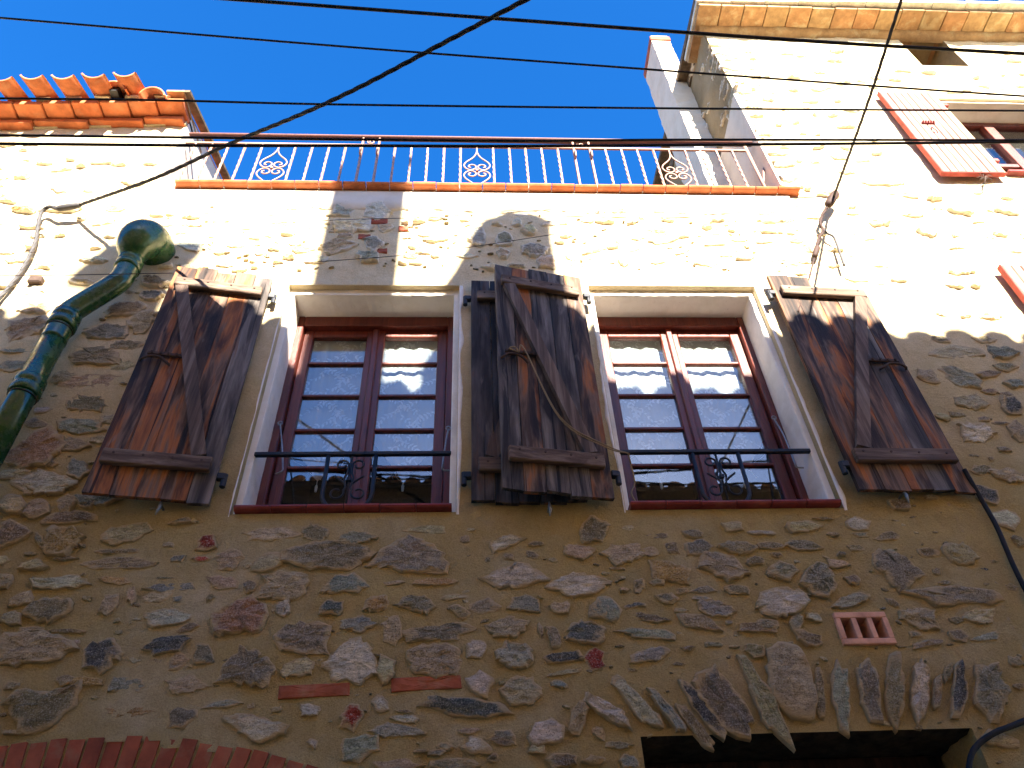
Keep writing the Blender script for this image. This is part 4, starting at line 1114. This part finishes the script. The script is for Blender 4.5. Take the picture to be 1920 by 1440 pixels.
# ------------------------------------------------------------------ wooden shutters
def shutter(label, hx, hy, fx, fy, z0, z1, seed, top_short=None, latch=True, wood=None):
    """hinge edge (hx,hy) to free edge (fx,fy); the braced face looks into the street"""
    rn = random.Random(seed)
    root = thing('shutter', (hx, hy, z0), label, 'shutter', 'weathered plank shutters')
    e = Vector((fx-hx, fy-hy, 0)); Wd = e.length; e.normalize()
    nrm = Vector((e.y, -e.x, 0))
    if nrm.y > 0: nrm = -nrm
    Mx = Matrix(((e.x, nrm.x, 0, hx), (e.y, nrm.y, 0, hy), (0, 0, 1, 0), (0, 0, 0, 1)))     # local: u along, v outward, z up
    def B(mb, name, mat, parent=root, **k):
        return mb.xform(Mx).build(name, mat, parent, **k)
    n = 5
    ws = [rn.uniform(.85, 1.15) for _ in range(n)]
    s = sum(ws); ws = [w*Wd/s for w in ws]
    u = 0
    for i in range(n):
        zt = z1+rn.uniform(-.012, .012); zb = z0+rn.uniform(-.006, .006)
        if top_short and i >= top_short[0]: zt = top_short[1]+rn.uniform(-.01, .01)
        mb = MB()
        ua, ub = u+.0015, u+ws[i]-.0015
        segs = 14
        for q in range(segs+1):
            z = zb+(zt-zb)*q/segs
            j1, j2 = rn.uniform(-.0012, .0012), rn.uniform(-.0012, .0012)
            bow = .002*math.sin(q/segs*math.pi+i)
            zz1 = z+(rn.uniform(-.008, .008) if q in (0, segs) else 0)
            mb.v += [(ua+j1, -.024, z), (ub+j2, -.024, zz1), (ub+j2, -.001+bow, zz1), (ua+j1, -.001+bow, z)]
        for q in range(segs):
            for r_ in range(4):
                k = q*4+r_; k2 = q*4+(r_+1) % 4
                mb.f.append((k, k2, k2+4, k+4))
        mb.f += [(3,2,1,0), tuple(segs*4+r_ for r_ in range(4))]
        B(mb, 'plank', M[wood] if wood else (M['plank_grey'] if rn.random() < .25 else M['plank']))
        u += ws[i]
    zb1, zb0 = z1-.205, z0+.155
    for zc, hh in ((zb1+.035, .036), (zb0+.04, .040)):
        sk = rn.uniform(-.008, .008)
        b = MB().bbox((.035, .003, zc-hh), (Wd-.03, .036, zc+hh), .005)
        b.v = [(x, y, z+sk*(x/Wd-.5)*2) for x, y, z in b.v]
        bo = B(b, 'batten', M['batten'])
        for q in range(4):
            uu = .08+(Wd-.16)*q/3
            mb = MB().tube([(uu, .034, zc+.012), (uu, .0395, zc+.012)], .006, 8)
            B(mb, 'nail', M['rust'], bo)
    # diagonal brace: high at the free edge, low at the hinge
    p0 = Vector((Wd-.075, 0, zb1)); p1 = Vector((.10, 0, zb0+.085))
    d = (p1-p0).normalized(); nn = Vector((-d.z, 0, d.x))
    mb = MB()
    for t, f in ((p0, 0), (p1, 1)):
        for sgn, v in ((-1, .003), (1, .003), (1, .034), (-1, .034)):
            q = t+nn*sgn*.034; mb.v.append((q.x, v, q.z))
    mb.f = [(0,1,2,3),(7,6,5,4),(0,4,5,1),(1,5,6,2),(2,6,7,3),(3,7,4,0)]
    B(mb, 'brace', M['brace'])
    # hinges: strap end, knuckle and pin
    for zc in (z1-.17, z0+.15):
        mb = MB().bbox((-.040, -.022, zc-.018), (.0, .010, zc+.018), .004)
        mb.tube([(-.034, -.006, zc+.016), (-.034, -.006, zc-.055)], .014, 10)
        B(mb, 'hinge', M['iron'])
    if latch:
        zc = (z0+z1)/2+.06
        mb = MB().bbox((Wd*.56, .003, zc), (Wd*.93, .018, zc+.022), .003)
        lo = B(mb, 'latch', M['rust'])
        for q in range(5):
            uu = Wd*.59+q*Wd*.075
            B(MB().tube([(uu, .017, zc+.012), (uu, .026, zc+.010)], .007, 8), 'stud', M['rust'], lo)
        mb = MB().tube(catmull([(Wd*.97, .004, zc-.045), (Wd*.95, .022, zc-.045), (Wd*.90, .022, zc-.022), (Wd*.80, .022, zc-.022), (Wd*.74, .022, zc-.05), (Wd*.70, .004, zc-.055)], 5), .007, 8)
        B(mb, 'handle', M['rust'], smooth=True)
    return root, Mx, Wd
shutter('brown plank shutter beside the green drainpipe, left of the left window', -1.195, -.050, -1.735, -.140, 3.692, 5.332, 3)
shutter('dark shutter mostly hidden behind the roped shutter between the windows', -.003, -.045, .545, -.035, 3.690, 5.325, 9, latch=False, wood='plank_dark')
sm, smM, smW = shutter('streaked shutter tied open with rope, in front between the two windows', .667, -.070, .140, -.170, 3.674, 5.325, 4)
shutter('brown plank shutter with short uneven top planks, right of the right window', 1.842, -.080, 2.435, -.050, 3.712, 5.345, 6, top_short=(2, 5.19))
# rope from the shutter handle to the window guard
h0 = smM @ Vector((smW*.80, .03, 4.55)); h1 = at(1135, 838, -.10); h2 = at(1178, 850, -.0)
mb = MB()
for k in range(2):
    o = Vector((0, -.004*k, .010*k))
    mid_ = at(1050, 785, -.15)+o
    mb.tube(catmull([h0+o, h0+Vector((.03, -.02, .0)), mid_, h1+o, h2], 8), .0035, 6)
mb.tube(catmull([h2, at(1184, 875, .06), at(1190, 905, .09), at(1184, 925, .09), at(1196, 948, .10)], 8), .004, 6)
mb.tube(catmull([h0, h0+Vector((-.02, -.01, .03)), h0+Vector((-.05, -.01, .02)), h0], 6), .004, 6)
mb.build('rope', M['rope'], smooth=True, label='thin pale rope tying the middle shutter to the window guard', cat='rope')

# red shutters of the right house
def red_shutter(label, x0, x1, z0, z1, seed):
    rn = random.Random(seed)
    root = thing('red_shutter', (x1, -.06, z0), label, 'shutter', 'faded red plank shutters')
    n = 8; w = (x1-x0)/n
    for i in range(n):
        MB().bbox((x0+i*w+.003, -.068+rn.uniform(-.001, .001), z0+rn.uniform(0, .004)), (x0+(i+1)*w-.003, -.042, z1-rn.uniform(0, .004)), .004).build('plank', M['red_plank'], root)
    MB().bbox((x0-.008, -.0405, z0+.002), (x1+.004, -.028, z1-.002), .002).build('backing', M['red'], root)
    MB().bbox((x0-.012, -.072, z0), (x0-.0005, -.034, z1), .003).build('edge_strip', M['red'], root)
    MB().bbox((x0-.010, -.070, z0-.012), (x1+.006, -.030, z0-.0005), .003).build('bottom_strip', M['red'], root)
    zc = z0+.56*(z1-z0)
    lo = MB().bbox((x0+.14, -.082, zc), (x0+.25, -.070, zc+.022), .003).build('latch', M['red'], root)
    for q in range(5): MB().tube([(x0+.15+q*.022, -.082, zc+.015), (x0+.15+q*.022, -.095, zc+.012)], .007, 8).build('stud', M['red'], lo)
    MB().tube(catmull([(x0+.20, -.072, zc-.05), (x0+.185, -.085, zc-.09), (x0+.195, -.085, zc-.13), (x0+.21, -.072, zc-.15)], 5), .004, 6).build('handle', M['red'], root, smooth=True)
    for zc in (z0+.2, z1-.2): MB().bbox((x1, -.06, zc-.02), (x1+.05, -.03, zc+.02), .004).build('hinge', M['red'], root)
    return root
red_shutter('faded red plank shutter folded back beside the upper right window', 3.545, 4.03, 6.632, 7.945, 12)
red_shutter('red shutter cut off by the right edge of the picture', 3.425, 3.93, 4.0, 5.49, 13)

# ------------------------------------------------------------------ window guards
def spiral(cx, cz, r0, a0, turns, y, n=26, shrink=.78, dirn=1):
    return [(cx+(r0*(1-shrink*t/n))*math.cos(a0+dirn*turns*2*math.pi*t/n), y, cz+(r0*(1-shrink*t/n))*math.sin(a0+dirn*turns*2*math.pi*t/n)) for t in range(n+1)]
def guard(W, label, zb, y=.045):
    x0, x1 = W[0], W[1]
    root = thing('window_guard', ((x0+x1)/2, y, W[2]), label, 'window guard', 'black iron window guards')
    MB().bbox((x0-.004, y-.012, zb-.011), (x1+.004, y+.012, zb+.011), .003).build('rail', M['iron'], root)
    xm = (x0+x1)/2-.005
    hw = .118; zb0 = zb-.012; zl = W[2]+.013
    pts = [(xm-hw, y, zb0), (xm-hw, y, zl+.11)] + [(xm-hw*math.cos(a), y, zl+.095-.095*math.sin(a)) for a in [math.pi*q/14 for q in range(15)]] + [(xm+hw, y, zl+.11), (xm+hw, y, zb0)]
    MB().tube(pts, .011, 8).build('loop', M['iron'], root, smooth=True)
    MB().tube([(xm, y, zb0), (xm, y, zl)], .006, 8).build('centre_bar', M['iron'], root, smooth=True)
    zc = (zb+zl)/2+.01
    for sx in (-1, 1):
        mir = lambda q: Vector((xm+(q[0]-xm)*sx, q[1], q[2]))
        top = spiral(xm+.040, zc+.088, .030, math.pi*.95, .95, y-.006, dirn=-1, shrink=.45)
        bot = spiral(xm+.052, zc-.082, .036, math.pi*.85, .95, y-.006, dirn=1, shrink=.45)
        top = [mir(q) for q in top][::-1]; bot = [mir(q) for q in bot]
        midp = catmull([top[-1], Vector((xm+sx*.010, y-.006, zc+.045)), Vector((xm+sx*.022, y-.006, zc+.002)), Vector((xm+sx*.012, y-.006, zc-.045)), bot[0]], 6)
        MB().tube(top[:-1]+midp[:-1]+bot, .0055, 6).build('scroll', M['iron'], root, smooth=True)
        MB().tube(catmull([(xm+sx*.070, y-.006, zc+.020), (xm+sx*.040, y-.006, zc-.004), (xm+sx*.012, y-.006, zc-.030)], 5), .0055, 6).build('leaf_tip', M['iron'], root, smooth=True)
    MB().bbox((xm-.012, y-.014, zc-.012), (xm+.012, y+.008, zc+.012), .003).build('collar', M['iron'], root)
    return root
guard(W1, 'black iron scroll guard across the left window', 4.045)
guard(W2, 'black iron scroll guard across the right window', 4.045)
# thin steel window stays hanging beside the guards
def stay(label, pts):
    mb = MB().tube(catmull(pts, 6), .0045, 8)
    a = Vector(pts[0])
    mb.tube([a+Vector((.012*math.cos(q), -.004, .012*math.sin(q))) for q in [k*math.pi/5 for k in range(11)]], .004, 6)
    mb.build('window_stay', M['grey_metal'], smooth=True, label=label, cat='window stay', group='steel window stays')
stay('steel stay hook at the left jamb of the left window', [(-1.035, .19, 4.375), (-.985, .13, 4.19), (-.95, .11, 4.03), (-.945, .10, 3.985), (-.975, .10, 3.965)])
stay('steel stay hook at the right jamb of the left window', [(-.125, .15, 4.30), (-.135, .13, 4.2), (-.148, .10, 4.02), (-.145, .10, 3.985), (-.11, .10, 3.98)])
stay('steel stay hook at the right jamb of the right window', [(1.695, .19, 4.40), (1.685, .13, 4.22), (1.672, .10, 4.02), (1.675, .10, 3.985), (1.71, .10, 3.98)])

# ------------------------------------------------------------------ lace curtains
def curtain(xa, xb, ztop, label, seed, zside=4.375, zmid=4.105):
    rn = random.Random(seed)
    root = thing('lace_curtain', ((xa+xb)/2, .328, zmid), label, 'curtain', 'white lace curtains')
    xm = (xa+xb)/2; hw = (xb-xa)/2
    def hem(x): return zside+(zmid-zside)*(1-abs(x-xm)/hw)
    n = 36; m = 24
    mb = MB()
    fold = lambda x, z: .328+.005*math.sin(x*52+seed)+.003*math.sin(x*110+z*3)
    for i in range(n+1):
        x = xa+(xb-xa)*i/n
        for j in range(m+1):
            z = hem(x)+.05+(ztop-hem(x)-.05)*j/m
            mb.v.append((x, fold(x, z), z))
    for i in range(n):
        for j in range(m):
            k = i*(m+1)+j
            mb.f.append((k, k+m+1, k+m+2, k+1))
    mb.build('net', M['net'], root, smooth=True, fix=False)
    hb = MB()                           # dense border of the pointed hem
    for i in range(n+1):
        x = xa+(xb-xa)*i/n
        sc_ = .010*abs(math.sin(i*.9))
        hb.v += [(x, fold(x, 0)-.001, hem(x)+.062), (x, fold(x, 0)-.001, hem(x)-.012-sc_)]
    for i in range(n): hb.f.append((2*i, 2*i+2, 2*i+3, 2*i+1))
    hb.build('hem', M['lace2'], root, fix=False)
    lv = MB()                           # embroidered leaf sprays
    def leaf(x, z, a, ln):
        if not (xa+.012 < x < xb-.012) or z < hem(x)+.07 or z > ztop-.01: return
        c, s = math.cos(a), math.sin(a)
        q = []
        for (u, v) in ((0, 0), (.35, .23), (.75, .17), (1, 0), (.75, -.17), (.35, -.23)):
            X = x+(u*c-v*s)*ln; Z = z+(u*s+v*c)*ln
            q.append((X, fold(X, Z)-.0015, Z))
        lv.add(q, [(0,1,2,3,4,5)])
    nv = max(3, round((xb-xa)/.085))
    for k in range(nv):
        x = xa+(xb-xa)*(k+.5)/nv; z = ztop-.01; a = -math.pi/2
        while z > zmid:
            a = -math.pi/2+1.0*math.sin(z*24+k*2.1+seed)
            st_ = .024
            x2, z2 = x+st_*math.cos(a), z+st_*math.sin(a)
            for sg in (-1, 1):
                if rn.random() < .8: leaf(x2, z2, a+sg*rn.uniform(.6, 1.1), rn.uniform(.020, .034))
            w = .0012
            lv.add([(x-w, fold(x, z)-.0015, z), (x+w, fold(x, z)-.0015, z), (x2+w, fold(x2, z2)-.0015, z2), (x2-w, fold(x2, z2)-.0015, z2)], [(0,1,2,3)])
            x, z = x2, z2
            x = min(max(x, xa+.02), xb-.02)
    lv.build('leaf_embroidery', M['lace'], root, fix=False, kind='stuff')
    mb = MB().tube([(xm, .325, zmid-.01), (xm, .325, zmid-.045)], .002, 6)
    mb.tube([(xm, .325, zmid-.04), (xm, .325, zmid-.055), (xm, .325, zmid-.085)], [.003, .008, .006], 8)
    mb.build('tassel', M['lace'], root)
    return root
M['lace2'] = m_net('curtain_hem', .62)
curtain(-1.0, -.635, 5.20, 'lace curtain in the left casement of the left window', 1)
curtain(-.55, -.18, 5.20, 'lace curtain in the right casement of the left window', 2)
curtain(.83, 1.205, 5.20, 'lace curtain in the left casement of the right window', 3)
curtain(1.29, 1.665, 5.20, 'lace curtain in the right casement of the right window', 4)

# ------------------------------------------------------------------ terrace railing
RY = .06
rt = thing('terrace_railing', (.05, RY, 6.40), 'copper coloured wrought iron railing along the roof terrace', 'railing')
ZT, ZR2, ZB = 7.235, 7.125, 6.43
rx0, rx1 = -2.19, 2.205
MB().bbox((rx0, RY-.025, ZT-.008), (XR-.03, RY+.025, ZT+.014), .006).build('handrail', M['handrail'], rt)
MB().bbox((rx0, RY-.009, ZR2-.010), (rx1, RY+.009, ZR2+.010), .003).build('lower_rail', M['rail'], rt)
MB().bbox((rx0, RY-.009, ZB-.010), (rx1, RY+.009, ZB+.010), .003).build('bottom_rail', M['rail'], rt)
tb = MB()                        # square bar twisted over most of its length
H = ZR2-.011-(ZB+.011); n = 72
for i in range(n+1):
    t = i/n; z = ZB+.011+H*t
    tw_ = 0 if t > .86 else (.86-t)*14.5
    for q in range(4):
        a = math.pi/4+q*math.pi/2+tw_
        tb.v.append((.0098*math.cos(a), .0098*math.sin(a), z))
for i in range(n):
    for q in range(4):
        k = i*4+q; k2 = i*4+(q+1) % 4
        tb.f.append((k, k2, k2+4, k+4))
tb.f += [(3,2,1,0), tuple(n*4+q for q in range(4))]
twist_me = tb.mesh('baluster', M['rail'])
# scroll baluster: one half, mirrored both ways
zm_ = 6.775
hp = catmull([(0, 0, ZR2-.011-zm_), (0.004, 0, .255), (.030, 0, .185), (.082, 0, .118), (.098, 0, .070), (.082, 0, .026), (.048, 0, .006), (.014, 0, .026), (.010, 0, .062), (.034, 0, .082), (.060, 0, .070), (.062, 0, .046), (.046, 0, .040)], 5)
def scroll_mesh(sx, sz):
    pts = [(p.x*sx, 0, p.z*sz) for p in hp]
    if sz < 0: pts = [(x, y, max(z, -(zm_-ZB-.010))) for x, y, z in pts]
    return MB().tube(pts, .0062, 6).mesh('scroll', M['rail'], True)
scm = {(a, b): scroll_mesh(a, b) for a in (-1, 1) for b in (-1, 1)}
collar_me = MB().bbox((-.010, -.010, -.010), (.010, .010, .010), .002).mesh('collar', M['rail'])
post_me = MB().bbox((-.008, -.014, ZB+.011), (.008, .014, ZT-.009), .003).mesh('post', M['rail'])
curl_me = MB().tube([(0, -.030+.022*math.cos(a)*(1-.03*k), 6.98+.055*math.sin(a)*(1-.03*k)) for k, a in enumerate([q*math.pi/7 for q in range(15)])], .007, 8).mesh('curl', M['rail'], True)
cres = MB().tube(spiral(0, (ZT+ZR2)/2, .030, math.pi*.9, 1.3, 0, shrink=.75), .005, 6)
cres_me = cres.mesh('crest_scroll', M['rail'], True)
sp_ = .1268
for i in range(35):
    x = rx1-.006-i*sp_
    if x < rx0+.02: break
    if i in (5, 17, 29):
        s_ = None
        for (a, b), me in scm.items():
            s_ = place('scroll', me, rt, (x, RY, zm_))
        place('collar', collar_me, rt, (x, RY, zm_))
    elif i in (10, 11, 23, 24):
        po = place('post', post_me, rt, (x, RY, 0))
        place('curl', curl_me, po, (x, RY, 0))
        if i in (10, 23): place('crest_scroll', cres_me, po, (x-sp_/2, RY, 0))
    elif i == 0:
        MB().tube([(x, RY, ZB), (x, RY, ZT)], .013, 10).build('end_post', M['rail'], rt, smooth=True)
        MB().tube([(x, RY, 6.62), (XR-.02, RY+.02, 6.90)], .008, 8).build('stay', M['rail'], rt, smooth=True)
    else:
        place('baluster', twist_me, rt, (x, RY, 0), (0, 0, rnd.uniform(0, 1.5)))

# ------------------------------------------------------------------ glazed drainpipe
dp = thing('drainpipe', (-2.2, -.12, 0), 'glossy green glazed ceramic drainpipe with bulbous head on the left wall', 'drainpipe')
dpy = -.115
P_ = lambda px, py: at(px, py, dpy)
ctr = catmull([(-2.035, dpy, 5.40), (-2.035, dpy, 5.28), (-2.050, dpy, 5.20), (-2.115, dpy, 5.10), (-2.185, dpy, 5.00), (-2.225, dpy, 4.93), (-2.232, dpy, 4.84), (-2.232, dpy, 4.70)], 8)
MB().tube(ctr, .064, 24).build('elbow', M['green'], dp, smooth=True)
MB().tube([(-2.232, dpy, 4.72), (-2.232, dpy, 3.9)], .062, 24).build('pipe', M['green'], dp, smooth=True)
MB().tube([(-2.232, dpy, 3.95), (-2.232, dpy, .05)], .0615, 24).build('pipe', M['green'], dp, smooth=True)
def ring(x, z, r, h):
    pts = [(x, dpy, z+h/2), (x, dpy, z+h/2-.004), (x, dpy, z+.012), (x, dpy, z+.004), (x, dpy, z-.004), (x, dpy, z-.012), (x, dpy, z-h/2+.004), (x, dpy, z-h/2)]
    rr = [r-.008, r, r, r-.006, r-.006, r, r, r-.008]
    return MB().tube(pts, rr, 24).build('collar', M['green'], dp, smooth=True)
ring(-2.035, 5.37, .073, .10); ring(-2.230, 4.86, .074, .11); ring(-2.232, 4.36, .074, .11); ring(-2.232, 3.3, .074, .11)
hd = MB()                         # bulbous head, bent back into the wall
hp_ = catmull([(-2.035, dpy, 5.41), (-2.035, dpy-.012, 5.45), (-2.03, dpy-.030, 5.50), (-2.015, dpy-.030, 5.565), (-1.995, dpy+.0, 5.615), (-1.985, dpy+.05, 5.63), (-1.98, .02, 5.63)], 6)
kk = len(hp_)
rad = []
for i in range(kk):
    t = i/(kk-1)
    rad.append(.066+.062*math.sin(min(1, t*1.35)*math.pi*.62)**1.4 if t < .8 else .066+.062*math.sin(math.pi*.62)**1.4*(1-(t-.8)*.8))
hd.tube(hp_, rad, 28)
hd.build('head', M['green'], dp, smooth=True)
for z in (4.79, 4.29):
    MB().tube([(-2.232+.066*math.cos(a), dpy+.066*math.sin(a), z) for a in [k*math.pi/10 for k in range(21)]], .003, 6).build('wire_tie', M['rust'], dp)

# ------------------------------------------------------------------ cables
def cable(label, pts, r, mat='cable', n=10, name='cable', strands=0, wob=.0, group=None, seg=None):
    path = catmull(pts, n)
    if wob:
        rn = random.Random(hash(label) % 1000 if False else len(label))
        path = [p+Vector((rn.uniform(-wob, wob), rn.uniform(-wob, wob)*.5, rn.uniform(-wob, wob))) for p in path]
    mb = MB()
    if strands:
        fine = []
        for i in range(len(path)-1):
            fine += [path[i].lerp(path[i+1], q/4) for q in range(4)]
        fine.append(path[-1])
        acc = 0
        for s_ in range(strands):
            out = []; acc = 0
            for i, p in enumerate(fine):
                t = (fine[min(i+1, len(fine)-1)]-fine[max(i-1, 0)]).normalized()
                if i: acc += (p-fine[i-1]).length
                u_ = t.cross(Vector((0, 0, 1))).normalized(); v_ = t.cross(u_)
                a = acc*24+s_*2*math.pi/strands
                out.append(p+(u_*math.cos(a)+v_*math.sin(a))*r*.42)
            mb.tube(out, r*.68, 6)
    else:
        mb.tube(path, r, 8)
    return mb.build(name, M[mat], smooth=True, label=label, cat='cable', group=group)
def span(px, y):  # picture positions at given depths
    return [at(a, b, yy) for (a, b), yy in zip(px, y)]
G = 'overhead cables'
A = span([(400, -4), (960, 37), (1500, 76), (1960, 103)], [-1.58, -1.55, -1.52, -1.48]); A[0:0] = [A[0]+(A[0]-A[1])]
cable('thick cable along the top, running down to the right house eave', A, .0092, group=G)
A = span([(-40, 30), (640, 87), (1215, 130), (1650, 162), (1960, 183)], [-1.42, -1.40, -1.38, -1.36, -1.34])
cable('thin cable crossing the sky second from the top', A, .0056, group=G)
A = span([(-40, 184), (300, 188), (640, 196), (1240, 203), (1960, 208)], [-1.25, -1.25, -1.24, -1.22, -1.20])
cable('thin level cable crossing the sky just above the railing', A, .0056, group=G)
A = span([(-40, 253), (380, 258), (960, 264), (1300, 262), (1960, 263)], [-1.10, -1.10, -1.09, -1.08, -1.06])
cable('cable level with the handrail, upper of the close pair', A, .0066, group=G)
A = span([(-40, 269), (400, 273), (640, 273), (960, 274), (1400, 271), (1960, 266)], [-1.10, -1.10, -1.10, -1.09, -1.08, -1.05])
cable('thicker cable level with the handrail, lower of the close pair', A, .0078, 'cable', group=G)
# twisted service lines that cross the street
A = span([(150, 384), (290, 334), (430, 270), (640, 180), (985, 0)], [-.10, -.52, -.85, -1.27, -1.80]); A.append(A[-1]+(A[-1]-A[-2])*3.6)
cable('twisted cable crossing the sky diagonally to the wall at the left', A, .0105, n=26, strands=3, group=G)
A = span([(1562, 372), (1628, 190), (1690, 0)], [-.10, -.92, -1.5]); A.append(A[-1]+(A[-1]-A[-2])*3.2)
cable('twisted cable dropping steeply to the knot on the right wall', A, .0092, n=40, strands=3, group=G)
# their ends on the wall
def clamp(label, a, b, r, mat='rust'):
    a, b = Vector(a), Vector(b)
    mb = MB().tube([a, a.lerp(b, .12), a.lerp(b, .5), a.lerp(b, .88), b], [r*.45, r, r*1.05, r*.95, r*.5], 10)
    mb.build('cable_clamp', M[mat], smooth=True, label=label, cat='clamp')
clamp('grey clamp at the end of the diagonal cable, upper left wall', at(105, 392, -.09), at(152, 384, -.10), .021, 'cable_grey')
clamp('dark knot where the steep cable meets the right wall', at(1552, 386, -.09), at(1568, 360, -.10), .030, 'cable_brown')
cable('grey bundle of wires curving down the wall at the left edge', span([(108, 391), (92, 388), (78, 398), (72, 420), (66, 455), (45, 500), (20, 535), (-15, 575)], [-.09, -.07, -.05, -.045, -.04, -.04, -.04, -.04]), .012, 'cable_grey', 8, strands=4)
cable('loose wires between the knot and the clamp on the right wall', span([(1552, 386), (1541, 405), (1538, 420), (1543, 432), (1535, 448), (1530, 470)], [-.08, -.07, -.06, -.06, -.05, -.05]), .011, 'cable_brown', 8, strands=3)
cable('cut cable end dangling on the right wall', span([(1543, 430), (1552, 438), (1562, 443), (1568, 455), (1575, 475), (1583, 498)], [-.05, -.055, -.06, -.06, -.06, -.06]), .008, 'cable_grey', 8)
clamp('small clamp below the knot above the right shutter', at(1533, 462, -.045), at(1527, 482, -.045), .020, 'cable_brown')
cable('thin wire dropping behind the right shutter', span([(1528, 478), (1518, 520), (1505, 555), (1496, 585)], [-.04, -.045, -.06, -.075]), .005, 'cable_brown', 8, wob=.002)
GW = 'thin wires along the wall'
cable('thin wire strung along the wall below the terrace', span([(-20, 433), (200, 428), (390, 425), (640, 412), (870, 405), (1200, 380), (1480, 372), (1960, 352)], [-.05]*8), .0022, 'cable_brown', 8, group=GW)
cable('thin wire rising across both chimney shadows', span([(490, 498), (740, 480), (870, 465), (1100, 430), (1250, 410), (1490, 390)], [-.05]*6), .0022, 'cable_brown', 8, group=GW)
cable('thin wire from the left edge to the drainpipe', span([(-20, 517), (110, 516), (215, 514), (330, 512)], [-.10, -.12, -.19, -.10]), .0026, 'cable_brown', 8, group=GW)
cable('thin wire tied round the grey bundle at the left', span([(-20, 476), (60, 473), (110, 470), (122, 474)], [-.05]*4), .0022, 'cable_brown', 8, group=GW)
cable('thin wire between the railing end and the knot', span([(1480, 371), (1550, 368)], [-.05, -.07]), .002, 'cable_brown', 8, group=GW)
cable('thin wire from the knot to the red shutter', span([(1570, 378), (1700, 362), (1840, 345)], [-.07, -.05, -.05]), .002, 'cable_brown', 8, group=GW)
mb = MB().bbox(tuple(at(52, 534, -.02)-Vector((0, .03, 0))), tuple(at(52, 534, -.02)+Vector((.08, .03, .055))), .008)
mb.build('junction_box', M['rust'], label='small brown box on the wall left of the drainpipe', cat='junction box')
cable('black cable hanging from the right shutter down the wall', span([(1808, 880), (1822, 905), (1845, 945), (1870, 990), (1900, 1060), (1935, 1130)], [-.06, -.05, -.03, -.03, -.03, -.03]), .011, 'cable', 8)
cable('black cable looping over the doorway corner at lower right', span([(1960, 1335), (1905, 1358), (1865, 1374), (1835, 1395), (1820, 1420), (1814, 1470)], [-.02, -.025, -.03, -.02, -.02, -.02]), .011, 'cable', 8)
# plant tuft and stone peg under the red shutter
p = at(1850, 352, -.04)
mb = MB()
rn = random.Random(3)
for q in range(9):
    a = rn.uniform(0, 6.28); d = Vector((math.cos(a)*.07, -.02, math.sin(a)*.07+.03))
    b = at(1846, 340, -.03)
    mb.tube(catmull([b, b+d*.5+Vector((0, -.02, .01)), b+d], 4), .0025, 5)
mb.tube([at(1850, 318, -.05), at(1846, 345, -.04)], .006, 6)
mb.build('dry_twigs', M['rust'], smooth=True, label='tuft of dry twigs under the upper red shutter', cat='twigs')
